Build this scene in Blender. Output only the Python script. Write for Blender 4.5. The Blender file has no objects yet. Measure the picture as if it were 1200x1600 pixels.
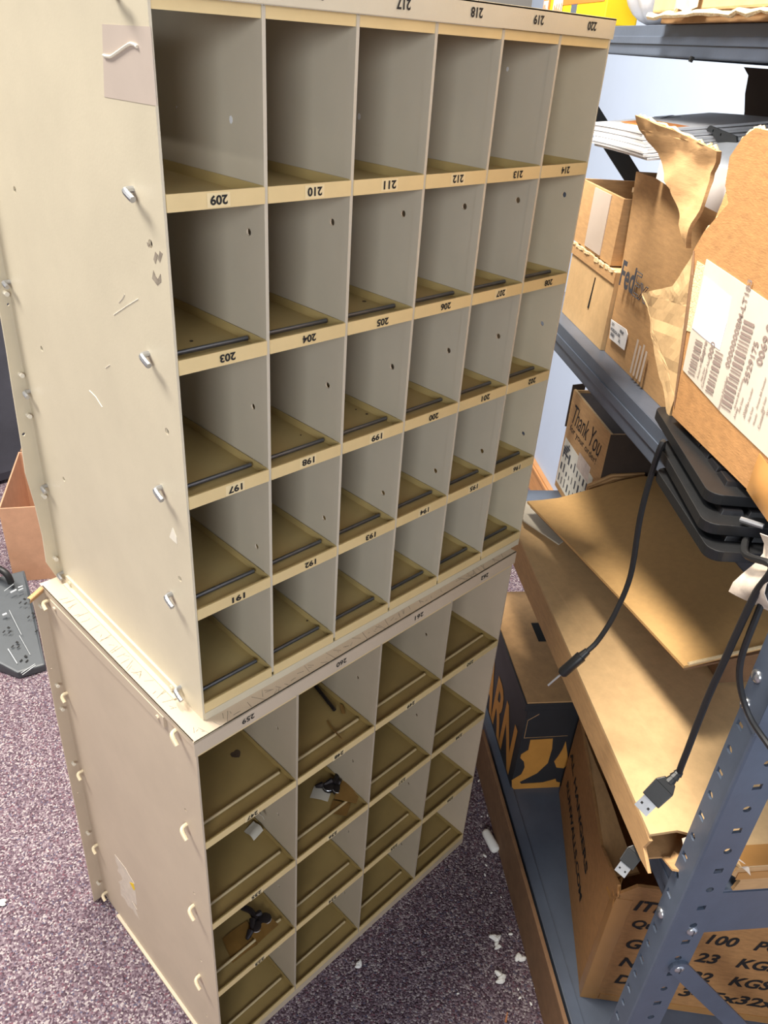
import bpy, bmesh, math, random
from mathutils import Vector, Matrix, noise
from mathutils.geometry import tessellate_polygon

# ---------------------------------------------------------------- camera, light, exposure
K = 0.635                      # drawing units -> metres
sc = bpy.context.scene
col = sc.collection
sc.view_settings.view_transform = 'Standard'
sc.view_settings.look = 'None'
sc.view_settings.gamma = 1.0
sc.view_settings.use_curve_mapping = False
sc.view_settings.exposure = 0.0

cd = bpy.data.cameras.new('camera')
cam = bpy.data.objects.new('camera', cd)
col.objects.link(cam)
cd.sensor_fit = 'HORIZONTAL'
cd.sensor_width = 36.0
cd.lens = 36.0 * 1217.17 / 1200.0
cd.clip_start = 0.02
RX = (0.718578, -0.692524, 0.063688)
RY = (-0.319758, -0.410329, -0.85404)
RZ = (0.617577, 0.593329, -0.516294)
m = Matrix(((RX[0], -RY[0], -RZ[0]), (RX[1], -RY[1], -RZ[1]), (RX[2], -RY[2], -RZ[2])))
cam.matrix_world = Matrix.Translation(Vector((-0.3982, -0.7018, 1.7136)) * K) @ m.to_4x4()
sc.camera = cam

w = bpy.data.worlds.new('world')
sc.world = w
w.use_nodes = True
bg = w.node_tree.nodes['Background']
bg.inputs[0].default_value = (0.80, 0.88, 1.0, 1)
bg.inputs[1].default_value = 0.10

def area_light(name, loc, size, power, color, target=None):
    l = bpy.data.lights.new(name, 'AREA')
    l.shape = 'RECTANGLE'; l.size = size[0]; l.size_y = size[1]
    l.energy = power; l.color = color
    o = bpy.data.objects.new(name, l); col.objects.link(o)
    o.location = Vector(loc) * K
    if target is not None:
        d = Vector(target) * K - o.location
        o.rotation_euler = d.to_track_quat('-Z', 'Y').to_euler()
    return o
area_light('ceiling_lamp_over_aisle', (0.15, 0.55, 3.78), (0.42, 0.42), 94, (1.0, 0.92, 0.80))
area_light('ceiling_lamp_left', (-1.15, 1.6, 3.78), (0.6, 0.9), 84, (1.0, 0.97, 0.92))
area_light('front_left_fill', (-2.5, -2.4, 2.2), (0.9, 0.7), 32, (0.90, 0.95, 1.0), (0.4, 0.0, 1.6))  # added cool fill from behind the camera; no window is seen there

# ---------------------------------------------------------------- frames
TH = math.radians(52.3)
UX, UY = math.cos(TH), math.sin(TH)          # along the shelf, away from the camera
NX, NY = math.sin(TH), -math.cos(TH)         # from the aisle into the shelf
def S(u, v, z): return Vector((u * UX + v * NX, u * UY + v * NY, z))
def Wd(x, y, z): return Vector((x, y, z))
LYAW = 0.01448
def LW(x, y, z):                             # lower cabinet's own frame
    c, s = math.cos(LYAW), math.sin(LYAW)
    return Vector((-0.0292 + x * c - y * s, -0.0238 + x * s + y * c, z))
HP = math.radians(12.4)
def HB(a, b, z):                             # carton on the bottom deck
    return S(-0.022 + a * math.cos(HP) - b * math.sin(HP), 0.70 + a * math.sin(HP) + b * math.cos(HP), z)

# ---------------------------------------------------------------- mesh helpers
base = {}
class MB:
    def __init__(s): s.v = []; s.f = []
    def add(s, vs, fs):
        n = len(s.v); s.v += [Vector(p) for p in vs]; s.f += [tuple(i + n for i in f) for f in fs]; return s
    def hexa(s, p):                          # 4 bottom points (ring) + 4 top points
        return s.add(p, [(0, 3, 2, 1), (4, 5, 6, 7), (0, 1, 5, 4), (1, 2, 6, 5), (2, 3, 7, 6), (3, 0, 4, 7)])
    def box(s, a, b, fr=Wd):
        (x0, y0, z0), (x1, y1, z1) = a, b
        return s.hexa([fr(x0, y0, z0), fr(x1, y0, z0), fr(x1, y1, z0), fr(x0, y1, z0),
                       fr(x0, y0, z1), fr(x1, y0, z1), fr(x1, y1, z1), fr(x0, y1, z1)])
    def slab(s, quad, t):                    # four world points, thickness t along the normal
        q = [Vector(p) for p in quad]
        n = (q[1] - q[0]).cross(q[3] - q[0]).normalized() * t
        return s.hexa([p - n * 0.5 for p in q] + [p + n * 0.5 for p in q])
    def tube(s, pts, r, n=10, close=True):
        pts = [Vector(p) for p in pts]; rings = []
        up = Vector((0.123, 0.456, 0.88)).normalized()
        for i, p in enumerate(pts):
            d = (pts[min(i + 1, len(pts) - 1)] - pts[max(i - 1, 0)]).normalized()
            a = d.cross(up)
            if a.length < 1e-4: a = d.cross(Vector((1, 0, 0)))
            a.normalize(); b = d.cross(a); up = -b if b.dot(up) < 0 else b
            rr = r[i] if isinstance(r, (list, tuple)) else r
            a = d.cross(up).normalized(); b = d.cross(a)
            rings.append([p + (a * math.cos(2 * math.pi * k / n) + b * math.sin(2 * math.pi * k / n)) * rr for k in range(n)])
        vs = [p for rg in rings for p in rg]; fs = []
        for i in range(len(pts) - 1):
            for k in range(n):
                fs.append((i * n + k, i * n + (k + 1) % n, (i + 1) * n + (k + 1) % n, (i + 1) * n + k))
        if close:
            fs.append(tuple(range(n))); fs.append(tuple(range((len(pts) - 1) * n, len(pts) * n)))
        return s.add(vs, fs)
    def plate(s, outer, holes, fr, t):       # polygon with holes, fr(a, b, c), c from 0 to t
        loops = [outer] + list(holes)
        flat = [p for lp in loops for p in lp]
        tris = tessellate_polygon([[Vector((p[0], p[1], 0)) for p in lp] for lp in loops])
        n = len(flat)
        vs = [fr(p[0], p[1], 0) for p in flat] + [fr(p[0], p[1], t) for p in flat]
        fs = [tuple(tr) for tr in tris] + [tuple(i + n for i in reversed(tr)) for tr in tris]
        k = 0
        for lp in loops:
            L = len(lp)
            for i in range(L):
                a, b = k + i, k + (i + 1) % L
                fs.append((a, b, b + n, a + n))
            k += L
        return s.add(vs, fs)
    def grid(s, fn, nu, nv, t=0.0):          # fn(i/nu, j/nv) -> point ; thickness t along normal
        P = [[Vector(fn(i / nu, j / nv)) for j in range(nv + 1)] for i in range(nu + 1)]
        def nrm(i, j):
            a = P[min(i + 1, nu)][j] - P[max(i - 1, 0)][j]; b = P[i][min(j + 1, nv)] - P[i][max(j - 1, 0)]
            return a.cross(b).normalized()
        top = [P[i][j] + nrm(i, j) * t for i in range(nu + 1) for j in range(nv + 1)]
        bot = [P[i][j] for i in range(nu + 1) for j in range(nv + 1)]
        I = lambda i, j: i * (nv + 1) + j
        fs = [(I(i, j), I(i + 1, j), I(i + 1, j + 1), I(i, j + 1)) for i in range(nu) for j in range(nv)]
        if t == 0: return s.add(bot, fs)
        N = len(bot); f2 = [tuple(k + N for k in f) for f in fs]; f1 = [tuple(reversed(f)) for f in fs]
        edge = [I(i, 0) for i in range(nu + 1)] + [I(nu, j) for j in range(1, nv + 1)] + \
               [I(i, nv) for i in range(nu - 1, -1, -1)] + [I(0, j) for j in range(nv - 1, 0, -1)]
        sd = [(edge[k], edge[(k + 1) % len(edge)], edge[(k + 1) % len(edge)] + N, edge[k] + N) for k in range(len(edge))]
        return s.add(bot + top, f1 + f2 + sd)
    def build(s, name, mat, parent=None, bevel=0.0, smooth=False, seg=2, crumple=None):
        if parent is not None: b0 = base[parent]
        else:
            n = len(s.v)
            b0 = Vector((sum(p.x for p in s.v) / n, sum(p.y for p in s.v) / n, min(p.z for p in s.v)))
        me = bpy.data.meshes.new(name)
        me.from_pydata([tuple((p - b0) * K) for p in s.v], [], s.f)
        bm = bmesh.new(); bm.from_mesh(me)
        bmesh.ops.recalc_face_normals(bm, faces=bm.faces)
        if bevel:
            es = [e for e in bm.edges if len(e.link_faces) == 2 and e.calc_face_angle(0) > 0.5]
            bmesh.ops.bevel(bm, geom=es, offset=bevel * K, segments=seg, affect='EDGES', profile=0.6, clamp_overlap=True)
        if crumple:                          # (amplitude, frequency, direction)
            amp, fq, dr = crumple
            bmesh.ops.triangulate(bm, faces=bm.faces)
            for _ in range(3):
                es = [e for e in bm.edges if e.calc_length() > .012 * K]
                bmesh.ops.subdivide_edges(bm, edges=es, cuts=1); bmesh.ops.triangulate(bm, faces=bm.faces)
            for v in bm.verts:
                p = v.co / K + b0
                v.co += Vector(dr) * (noise.noise(p * fq) + .5 * noise.noise(p * fq * 2.3)) * amp * K
        bm.to_mesh(me); bm.free()
        if smooth:
            for p in me.polygons: p.use_smooth = True
            try: me.set_sharp_from_angle(angle=math.radians(40))
            except Exception: pass
        me.materials.append(mat)
        o = bpy.data.objects.new(name, me); col.objects.link(o)
        if parent is not None: o.parent = parent
        else: o.location = b0 * K
        base[o] = b0
        return o

def tag(o, label=None, cat=None, group=None, kind=None):
    if label: o['label'] = label
    if cat: o['category'] = cat
    if group: o['group'] = group
    if kind: o['kind'] = kind
    return o
def thing(name, loc, label, cat, group=None):
    o = bpy.data.objects.new(name, None); col.objects.link(o)
    o.empty_display_size = 0.05
    o.location = Vector(loc) * K; base[o] = Vector(loc)
    return tag(o, label, cat, group)
def circ(cx, cy, r, n=12, sx=1.0): return [(cx + sx * r * math.cos(2 * math.pi * k / n), cy + r * math.sin(2 * math.pi * k / n)) for k in range(n)]

glyphs = {}
def glyph(s, bold=0.0, outline=0.0):
    key = (s, bold, outline)
    if key in glyphs: return glyphs[key]
    cu = bpy.data.curves.new('type', 'FONT'); cu.body = s; cu.size = 1.0; cu.offset = bold; cu.resolution_u = 3
    if outline: cu.fill_mode = 'NONE'; cu.bevel_depth = outline; cu.bevel_resolution = 0
    ob = bpy.data.objects.new('type', cu); col.objects.link(ob)
    dg = bpy.context.evaluated_depsgraph_get()
    me = bpy.data.meshes.new_from_object(ob.evaluated_get(dg))
    vs = [tuple(v.co) for v in me.vertices]; fs = [tuple(p.vertices) for p in me.polygons]
    bpy.data.objects.remove(ob); bpy.data.curves.remove(cu); bpy.data.meshes.remove(me)
    x0 = min(v[0] for v in vs); x1 = max(v[0] for v in vs); y0 = min(v[1] for v in vs); y1 = max(v[1] for v in vs)
    r = ([((v[0] - x0) / (x1 - x0), (v[1] - y0) / (y1 - y0), v[2]) for v in vs], fs, (x1 - x0) / (y1 - y0))
    glyphs[key] = r
    return r
def text(mb, s, o, xd, yd, h, wd=None, center=False, bold=0.02, shear=0.0, eps=0.0008, outline=0.0):
    vs, fs, asp = glyph(s, bold, outline)
    o = Vector(o); xd = Vector(xd).normalized(); yd = Vector(yd).normalized(); n = xd.cross(yd)
    W = wd if wd else h * asp
    if center: o = o - xd * W / 2 - yd * h / 2
    mb.add([o + xd * (v[0] * W + shear * v[1] * h) + yd * v[1] * h + n * (eps + (v[2] * h if outline else 0)) for v in vs], fs)
    return mb
def rect(mb, o, xd, yd, x0, y0, x1, y1, eps=0.0008):
    o = Vector(o); xd = Vector(xd).normalized(); yd = Vector(yd).normalized(); n = xd.cross(yd)
    P = [o + xd * x + yd * y + n * eps for x, y in ((x0, y0), (x1, y0), (x1, y1), (x0, y1))]
    return mb.add(P, [(0, 1, 2, 3)])
def smooth_path(pts, n=6):
    P = [Vector(p) for p in pts]; out = []
    for i in range(len(P) - 1):
        a, b, c, d = P[max(i - 1, 0)], P[i], P[i + 1], P[min(i + 2, len(P) - 1)]
        for k in range(n):
            t = k / n
            out.append(0.5 * ((2 * b) + (c - a) * t + (2 * a - 5 * b + 4 * c - d) * t * t + (3 * b - a - 3 * c + d) * t ** 3))
    out.append(P[-1]); return out

# ---------------------------------------------------------------- materials
def lin(c): return tuple((x / 255 / 12.92 if x / 255 <= 0.04045 else ((x / 255 + 0.055) / 1.055) ** 2.4) for x in c)
def mat(name, c, rough=0.5, metal=0.0, var=0.08, scale=30.0, stretch=(1, 1, 1), bump=0.0, c2=None, fine=0.0, spec=0.5):
    m = bpy.data.materials.new(name); m.use_nodes = True
    nt = m.node_tree; b = nt.nodes['Principled BSDF']
    b.inputs['Roughness'].default_value = rough; b.inputs['Metallic'].default_value = metal
    b.inputs['Specular IOR Level'].default_value = spec
    tc = nt.nodes.new('ShaderNodeTexCoord'); mp = nt.nodes.new('ShaderNodeMapping')
    mp.inputs['Scale'].default_value = stretch
    nt.links.new(tc.outputs['Object'], mp.inputs['Vector'])
    nz = nt.nodes.new('ShaderNodeTexNoise'); nz.inputs['Scale'].default_value = scale; nz.inputs['Detail'].default_value = 6
    nz.inputs['Roughness'].default_value = 0.65
    nt.links.new(mp.outputs['Vector'], nz.inputs['Vector'])
    rp = nt.nodes.new('ShaderNodeValToRGB')
    L = lin(c); L2 = lin(c2) if c2 else None
    lo = tuple(x * (1 - var) for x in L) if not L2 else L2
    hi = tuple(min(1, x * (1 + var)) for x in L)
    rp.color_ramp.elements[0].position = 0.32; rp.color_ramp.elements[0].color = (*lo, 1)
    rp.color_ramp.elements[1].position = 0.68; rp.color_ramp.elements[1].color = (*hi, 1)
    nt.links.new(nz.outputs['Fac'], rp.inputs['Fac'])
    nt.links.new(rp.outputs['Color'], b.inputs['Base Color'])
    if bump:
        bp = nt.nodes.new('ShaderNodeBump'); bp.inputs['Strength'].default_value = bump; bp.inputs['Distance'].default_value = 0.002
        n2 = nt.nodes.new('ShaderNodeTexNoise'); n2.inputs['Scale'].default_value = fine or scale * 4; n2.inputs['Detail'].default_value = 4
        nt.links.new(mp.outputs['Vector'], n2.inputs['Vector'])
        nt.links.new(n2.outputs['Fac'], bp.inputs['Height']); nt.links.new(bp.outputs['Normal'], b.inputs['Normal'])
    return m
M = {}
M['beige'] = mat('beige_enamel', (208, 196, 170), 0.42, var=0.04, scale=14, bump=0.05, fine=500)
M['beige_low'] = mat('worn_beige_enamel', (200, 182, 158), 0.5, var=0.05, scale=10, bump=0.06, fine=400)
M['lip'] = mat('yellow_beige_enamel', (222, 196, 142), 0.45, var=0.05, scale=20)
M['tray'] = mat('tray_enamel', (178, 156, 104), 0.45, var=0.06, scale=16)
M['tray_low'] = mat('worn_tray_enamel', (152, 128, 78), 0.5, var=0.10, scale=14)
M['div'] = mat('divider_enamel', (196, 186, 166), 0.42, var=0.03, scale=12)
M['div_low'] = mat('shaded_divider_enamel', (178, 164, 142), 0.5, var=0.05, scale=10)  # divider enamel with the shade of the lower bins put into its colour
M['scuffed'] = mat('scuffed_enamel', (214, 200, 172), 0.6, var=0.25, scale=60, stretch=(1, 3, 1), bump=0.1)
M['rod'] = mat('dark_steel_rod', (105, 106, 108), 0.38, metal=0.8, var=0.1, scale=60)
M['rod_cream'] = mat('painted_rod', (215, 198, 165), 0.45, var=0.05)
M['rod_tan'] = mat('tan_painted_rod', (190, 168, 126), 0.45, var=0.05)
M['zinc'] = mat('zinc', (190, 192, 196), 0.3, metal=0.85, var=0.1, scale=80)
M['black_ink'] = mat('black_ink', (28, 26, 26), 0.7, var=0.1)
M['grey_ink'] = mat('grey_ink', (74, 76, 84), 0.7, var=0.1)
M['sticker'] = mat('paper_sticker', (226, 222, 208), 0.6, var=0.03)
M['clear_sticker'] = mat('label_tape', (230, 208, 160), 0.35, var=0.03)
M['shelf'] = mat('blue_grey_enamel', (84, 93, 108), 0.36, var=0.10, scale=18, bump=0.04, fine=300)
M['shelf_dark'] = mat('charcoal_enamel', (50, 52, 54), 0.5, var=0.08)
M['card'] = mat('cardboard', (186, 146, 100), 0.8, var=0.12, scale=60, stretch=(1, 1, 5), bump=0.12, fine=300)
M['card_orange'] = mat('kraft_cardboard', (174, 127, 78), 0.8, var=0.16, scale=90, stretch=(1, 1, 3), bump=0.15, fine=300)
M['card_pale'] = mat('pale_cardboard', (200, 166, 120), 0.8, var=0.08, scale=70, bump=0.08, fine=300)
M['card_gold'] = mat('smooth_cardboard', (204, 162, 104), 0.75, var=0.05, scale=120, bump=0.05, fine=400)
M['card_rosy'] = mat('faded_cardboard', (178, 136, 108), 0.85, var=0.08, scale=50)
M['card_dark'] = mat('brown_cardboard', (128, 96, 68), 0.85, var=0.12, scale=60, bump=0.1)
M['card_black'] = mat('dark_shaded_board', (62, 50, 42), 0.85, var=0.1, scale=60)  # dark board; also carries painted shade on carton faces
M['torn'] = mat('torn_fibre', (226, 200, 156), 0.95, var=0.15, scale=200, bump=0.5, fine=600)
M['packing_tape'] = mat('brown_packing_tape', (176, 128, 74), 0.25, var=0.05)
M['glossy_tape'] = mat('clear_packing_tape', (205, 190, 175), 0.15, var=0.2, scale=60, bump=0.3, fine=90)
M['shoe_black'] = mat('black_printed_board', (44, 44, 47), 0.6, var=0.1)
M['shoe_orange'] = mat('orange_print', (196, 138, 62), 0.7, var=0.08)
M['paper'] = mat('white_paper', (228, 228, 230), 0.6, var=0.04)
M['paper_grey'] = mat('grey_board', (192, 184, 168), 0.7, var=0.05)
M['orange_ink'] = mat('orange_ink', (226, 140, 62), 0.6)
M['label'] = mat('shipping_label', (206, 194, 178), 0.5, var=0.05, scale=40)
M['label_pale'] = mat('label_patch', (212, 214, 222), 0.5, var=0.05, scale=40)
M['label_ink'] = mat('faded_label_ink', (140, 122, 114), 0.7)
M['black_plastic'] = mat('black_plastic', (23, 24, 26), 0.42, var=0.15, scale=40, bump=0.05, fine=500)
M['key'] = mat('keycap_plastic', (20, 20, 23), 0.35, var=0.1)
M['cable'] = mat('black_cable', (26, 26, 27), 0.5, var=0.1)
M['ups'] = mat('grey_plastic', (72, 76, 80), 0.5, var=0.05, bump=0.05, fine=600)
M['ups_mark'] = mat('pale_print', (190, 194, 196), 0.6)
M['slot'] = mat('slot_black', (12, 12, 12), 0.8)
M['suitcase'] = mat('dark_grey_fabric', (62, 62, 70), 0.7, var=0.2, scale=10)
M['yellow'] = mat('yellow_board', (246, 206, 20), 0.5, var=0.03)
M['red_orange'] = mat('orange_board', (224, 120, 50), 0.5, var=0.05)
M['bag'] = mat('white_plastic_bag', (232, 232, 236), 0.3, var=0.04, bump=0.15, fine=40)
M['mailer'] = mat('grey_mailer', (190, 194, 200), 0.3, var=0.15, scale=25)
M['foam'] = mat('white_foam', (240, 238, 232), 0.9, var=0.03, bump=0.3, fine=300)
M['wood_chip'] = mat('wood_splinter', (186, 120, 78), 0.8)
M['residue'] = mat('adhesive_residue', (214, 200, 182), 0.6, var=0.10, scale=120, bump=0.3, fine=300)
M['chip'] = mat('bare_metal_chip', (150, 138, 122), 0.5, var=0.3, scale=200)
M['scratch'] = mat('pale_scratch', (232, 224, 206), 0.5)
M['masking'] = mat('tan_tape', (196, 180, 166), 0.35, var=0.03)
M['masking_wrinkle'] = mat('tape_wrinkle', (238, 228, 206), 0.35)
M['old_tape'] = mat('old_brown_tape', (124, 92, 46), 0.35, var=0.15, scale=60)
M['dark_metal'] = mat('dark_metal', (48, 42, 42), 0.4, metal=0.5, var=0.1)
M['stain'] = mat('dark_stain', (78, 62, 46), 0.7, var=0.3, scale=90)
M['far_wall'] = mat('grey_wall_paint', (128, 124, 118), 0.9, var=0.03, scale=6)
M['wall'] = mat('pale_blue_wall_paint', (182, 197, 222), 0.8, var=0.02, scale=8, bump=0.05, fine=200)
M['ceiling'] = mat('white_ceiling', (176, 172, 166), 0.9, var=0.02)
M['wood_trim'] = mat('stained_wood', (196, 142, 92), 0.45, var=0.15, scale=12, stretch=(1, 1, 8))
# carpet: loop pile of mixed yarn
cm = bpy.data.materials.new('speckled_carpet'); cm.use_nodes = True
nt = cm.node_tree; b = nt.nodes['Principled BSDF']; b.inputs['Roughness'].default_value = 0.95; b.inputs['Specular IOR Level'].default_value = 0.1
tc = nt.nodes.new('ShaderNodeTexCoord')
vo = nt.nodes.new('ShaderNodeTexVoronoi'); vo.inputs['Scale'].default_value = 430; vo.inputs['Randomness'].default_value = 1.0
nt.links.new(tc.outputs['Object'], vo.inputs['Vector'])
sp = nt.nodes.new('ShaderNodeSeparateColor'); nt.links.new(vo.outputs['Color'], sp.inputs['Color'])
rp = nt.nodes.new('ShaderNodeValToRGB'); rp.color_ramp.interpolation = 'CONSTANT'
stops = [(0.0, (84, 68, 77)), (0.22, (103, 87, 96)), (0.42, (124, 108, 116)), (0.62, (142, 128, 134)), (0.76, (170, 160, 160)), (0.87, (112, 80, 89)), (0.92, (90, 86, 104)), (0.96, (70, 56, 64))]
els = rp.color_ramp.elements
while len(els) < len(stops): els.new(0.5)
for e, (p, c) in zip(els, stops): e.position = p; e.color = (*lin(c), 1)
nt.links.new(sp.outputs[0], rp.inputs['Fac']); nt.links.new(rp.outputs['Color'], b.inputs['Base Color'])
bp = nt.nodes.new('ShaderNodeBump'); bp.inputs['Strength'].default_value = 0.7; bp.inputs['Distance'].default_value = 0.003; bp.invert = True
nt.links.new(vo.outputs['Distance'], bp.inputs['Height']); nt.links.new(bp.outputs['Normal'], b.inputs['Normal'])
M['carpet'] = cm

# ---------------------------------------------------------------- setting
def struct(name, mb, m): return tag(mb.build(name, m), kind='structure')
U0, U1, V0, V1, ZC = -3.6, 3.4, -5.2, 1.25, 3.84
struct('floor', MB().box((U0 - .1, V0 - .1, -0.12), (U1 + .1, V1 + .1, 0.0), S), M['carpet'])
struct('ceiling', MB().box((U0 - .1, V0 - .1, ZC), (U1 + .1, V1 + .1, ZC + .1), S), M['ceiling'])
struct('wall_right', MB().box((U0, V1, 0), (U1, V1 + .1, ZC), S), M['wall'])
struct('wall_left', MB().box((U0, V0 - .1, 0), (U1, V0, ZC), S), M['far_wall'])
struct('wall_back', MB().box((U1, V0, 0), (U1 + .1, V1, ZC), S), M['far_wall'])
struct('wall_front', MB().box((U0 - .1, V0, 0), (U0, V1, ZC), S), M['far_wall'])
mb = MB(); mb.box((U0 + .01, V1 - .022, 0.0), (U1 - .01, V1 - .001, 0.125), S); mb.box((U0 + .01, V1 - .03, 0.108), (U1 - .01, V1 - .001, 0.118), S)
struct('baseboard_right', mb, M['wood_trim'])

# ---------------------------------------------------------------- upper cabinet
UP = thing('pigeonhole_cabinet', (0.36, 0.22, 0.885), 'upper beige metal pigeonhole cabinet with six columns, upside-down numbers 191 to 220', 'cabinet')
P6 = 0.12; ZU = [1.5769, 1.4124, 1.2459, 1.0798, 0.9154]; ZT = 1.7245
HZ = [1.526, 1.3195, 1.1128]
def side_frame(x0, sgn=1): return lambda a, b, c: Vector((x0 + sgn * c, a, b))
side_holes = [circ(0.031, z, 0.0042) for z in HZ] + [circ(0.36, z, 0.004) for z in HZ]
MB().plate([(0, .883), (.445, .883), (.445, 1.742), (0, 1.742)], side_holes, side_frame(0.0), 0.003).build('side_panel', M['beige'], UP)
MB().plate([(0, .883), (.445, .883), (.445, 1.742), (0, 1.742)], side_holes, side_frame(0.717), 0.003).build('side_panel', M['beige'], UP)
for k in range(1, 6):
    x = k * P6
    mb = MB(); mb.plate([(0.001, .905), (.44, .905), (.44, 1.735), (0.001, 1.735)], [circ(0.031, z, 0.0042) for z in HZ], side_frame(x - .0011), 0.0022)
    mb.box((x - .0022, 0.0, .905), (x + .0022, 0.0125, 1.735))
    mb.build('divider', M['div'], UP)
rnd = random.Random(3)
edge = [(-0.008, 0.884), (-0.0205, 0.92), (-0.0185, 0.97), (-0.0207, 1.0335), (-0.0258, 1.0942), (-0.0235, 1.14), (-0.0222, 1.1818), (-0.0205, 1.24), (-0.0183, 1.2976), (-0.017, 1.36), (-0.018, 1.5), (-0.018, 1.742)]
outer = edge + [(.745, 1.742), (.745, .883), (0.0, .883)]
mb = MB(); mb.plate(outer, [circ(-.004, 1.36, .0022, 8), circ(-.017, 1.16, .003, 8)], lambda a, b, c: Vector((a, .445 + c, b)), 0.003)
bk = mb.build('back_panel', M['beige'], UP)
for z in (1.377, 1.256, 1.19, 1.048, 0.925):
    MB().tube([(-.006, .4455, z), (-.006, .436, z)], 0.0035, 8).build('rivet', M['scratch'], bk)
cap = MB().box((-.004, -.006, 1.7358), (.7165, -.003, 1.7605)).box((-.004, -.006, 1.7575), (.7165, .448, 1.7605)).build('top_cap', M['beige'], UP, bevel=.0008)
for k in range(6):
    t = text(MB(), str(215 + k), (k * P6 + .058, -.006, 1.7485), (-1, 0, 0), (0, 0, -1), .0105, .021, True, bold=.03).build('number_label', M['black_ink'], cap)
for k in range(6):
    MB().box((k * P6 + .0018, 0.001, ZT), ((k + 1) * P6 - .0018, .0035, 1.7355)).build('header_strip', M['lip'], UP)
nums = [209, 203, 197, 191, None]
for r, z in enumerate(ZU):
    for k in range(6):
        x0 = k * P6 + (.0022 if k else .0032); x1 = (k + 1) * P6 - (.0022 if k < 5 else .0032); zf = z - .010
        mb = MB().box((x0, 0.0, z - .0165), (x1, .002, z)).box((x0, .001, zf - .0015), (x1, .44, zf))
        mb.box((x0, .0015, zf), (x0 + .0012, .44, z + .001)).box((x1 - .0012, .0015, zf), (x1, .44, z + .001))
        tr = mb.build('shelf_tray', M['tray'], UP)
        lp = MB().box((x0, -.0012, z - .0165), (x1, 0.0, z)).build('lip', M['lip'], tr)
        if nums[r]:
            o = (k * P6 + .062 + rnd.uniform(-.003, .006), -.0012, z - .0085 + rnd.uniform(-.0008, .0008))
            rect(MB(), o, (-1, 0, 0), (0, 0, -1), -.0135, -.0068, .0135, .0068, .0003).build('number_sticker', M['clear_sticker'], tr) if rnd.random() < .55 else None
            text(MB(), str(nums[r] + k), o, (-1, 0, 0), (0, 0, -1), .0095, .0205, True, bold=.035).build('number_label', M['black_ink'], tr)
        if r > 0:
            MB().tube([(x0 + .001, .029, zf + .0062), (x1 - .006, .029, zf + .0062)], .0029, 10).build('retaining_rod', M['rod'], tr, smooth=True)
MB().box((.003, -.0015, .8855), (.717, .0015, .8985)).box((.003, .0, .8855), (.717, .44, .888)).build('base_rail', M['beige'], UP)
mb = MB(); mb.box((-.004, .06, .8885), (0.0, .415, .902)); mb.box((-.0105, .06, .8855), (0.0, .415, .8885))
mb.tube([(-.0065, .075, .8955), (-.004, .075, .8955)], .004, 8); mb.tube([(-.0065, .40, .8955), (-.004, .40, .8955)], .004, 8)
mb.build('bottom_flange', M['beige'], UP)
for z in (1.569, 1.40, 1.2317, 1.0705, .9041, 1.735):
    MB().tube(smooth_path([(.002, .056, z + .004), (-.007, .0555, z + .004), (-.0105, .051, z + .003), (-.011, .037, z - .002)], 3), .0034, 8).build('rod_end', M['zinc'], UP, smooth=True)
for z in (1.3941, 1.2309, 1.0682, .8965):
    MB().tube(smooth_path([(.002, .435, z), (-.006, .4345, z), (-.0095, .431, z), (-.010, .420, z - .003)], 3), .0032, 8).build('rod_end', M['zinc'], UP, smooth=True)
# tape patch, chips and scratches on the left side
def side_poly(pts, x, name, m, parent):
    return MB().plate(pts, [], lambda a, b, c: Vector((x - c, a, b)), 0.0004).build(name, m, parent)
tp = side_poly([(.0835, 1.7105), (-.0025, 1.7115), (-.0025, 1.6515), (.0945, 1.6505)], 0.0, 'tape_patch', M['masking'], UP)
tp['label'] = 'tan tape patch wrapped on the front edge'
MB().tube(smooth_path([(-0.0012, 0.0875, 1.6857), (-0.0012, 0.0729, 1.685), (-0.0012, 0.0599, 1.6887), (-0.0012, 0.0472, 1.6929), (-0.0012, 0.0336, 1.697), (-0.0012, 0.0257, 1.6969), (-0.0012, 0.0215, 1.6956)], 4), [.0004] + [.0016] * 24 + [.0005], 6).build('wrinkle', M['masking_wrinkle'], tp)
for pts in [[(0.0218, 1.5203), (0.027, 1.5117), (0.0239, 1.508), (0.0173, 1.5182)], [(0.0129, 1.5228), (0.0181, 1.5137), (0.0148, 1.5112), (0.0083, 1.5213)], [(0.0289, 1.5005), (0.0331, 1.4912), (0.0238, 1.4863), (0.0154, 1.4921), (0.0154, 1.4998), (0.0214, 1.4933), (0.0259, 1.4961)], [(0.0369, 1.5266), (0.032, 1.5257), (0.0339, 1.5222), (0.0363, 1.523)]]:
    side_poly(pts, 0.0, 'paint_chip', M['chip'], UP)
for pts in [[(0.0969, 1.4592), (0.1024, 1.4536), (0.1128, 1.446)], [(0.0674, 1.4616), (0.0922, 1.4484), (0.1287, 1.4281)], [(0.2226, 1.3042), (0.2059, 1.3011), (0.1911, 1.2923)], [(0.1542, 1.3604), (0.1675, 1.3521)]]:
    MB().tube([Vector((-.0002, a, z)) for a, z in pts], .0005, 4).build('scratch', M['scratch'], UP)
side_poly([(0.0373, 1.1874), (0.0299, 1.1771), (0.0298, 1.1667), (0.0373, 1.1667), (0.0476, 1.168)], 0.0, 'paint_chip', M['scratch'], UP)

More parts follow.
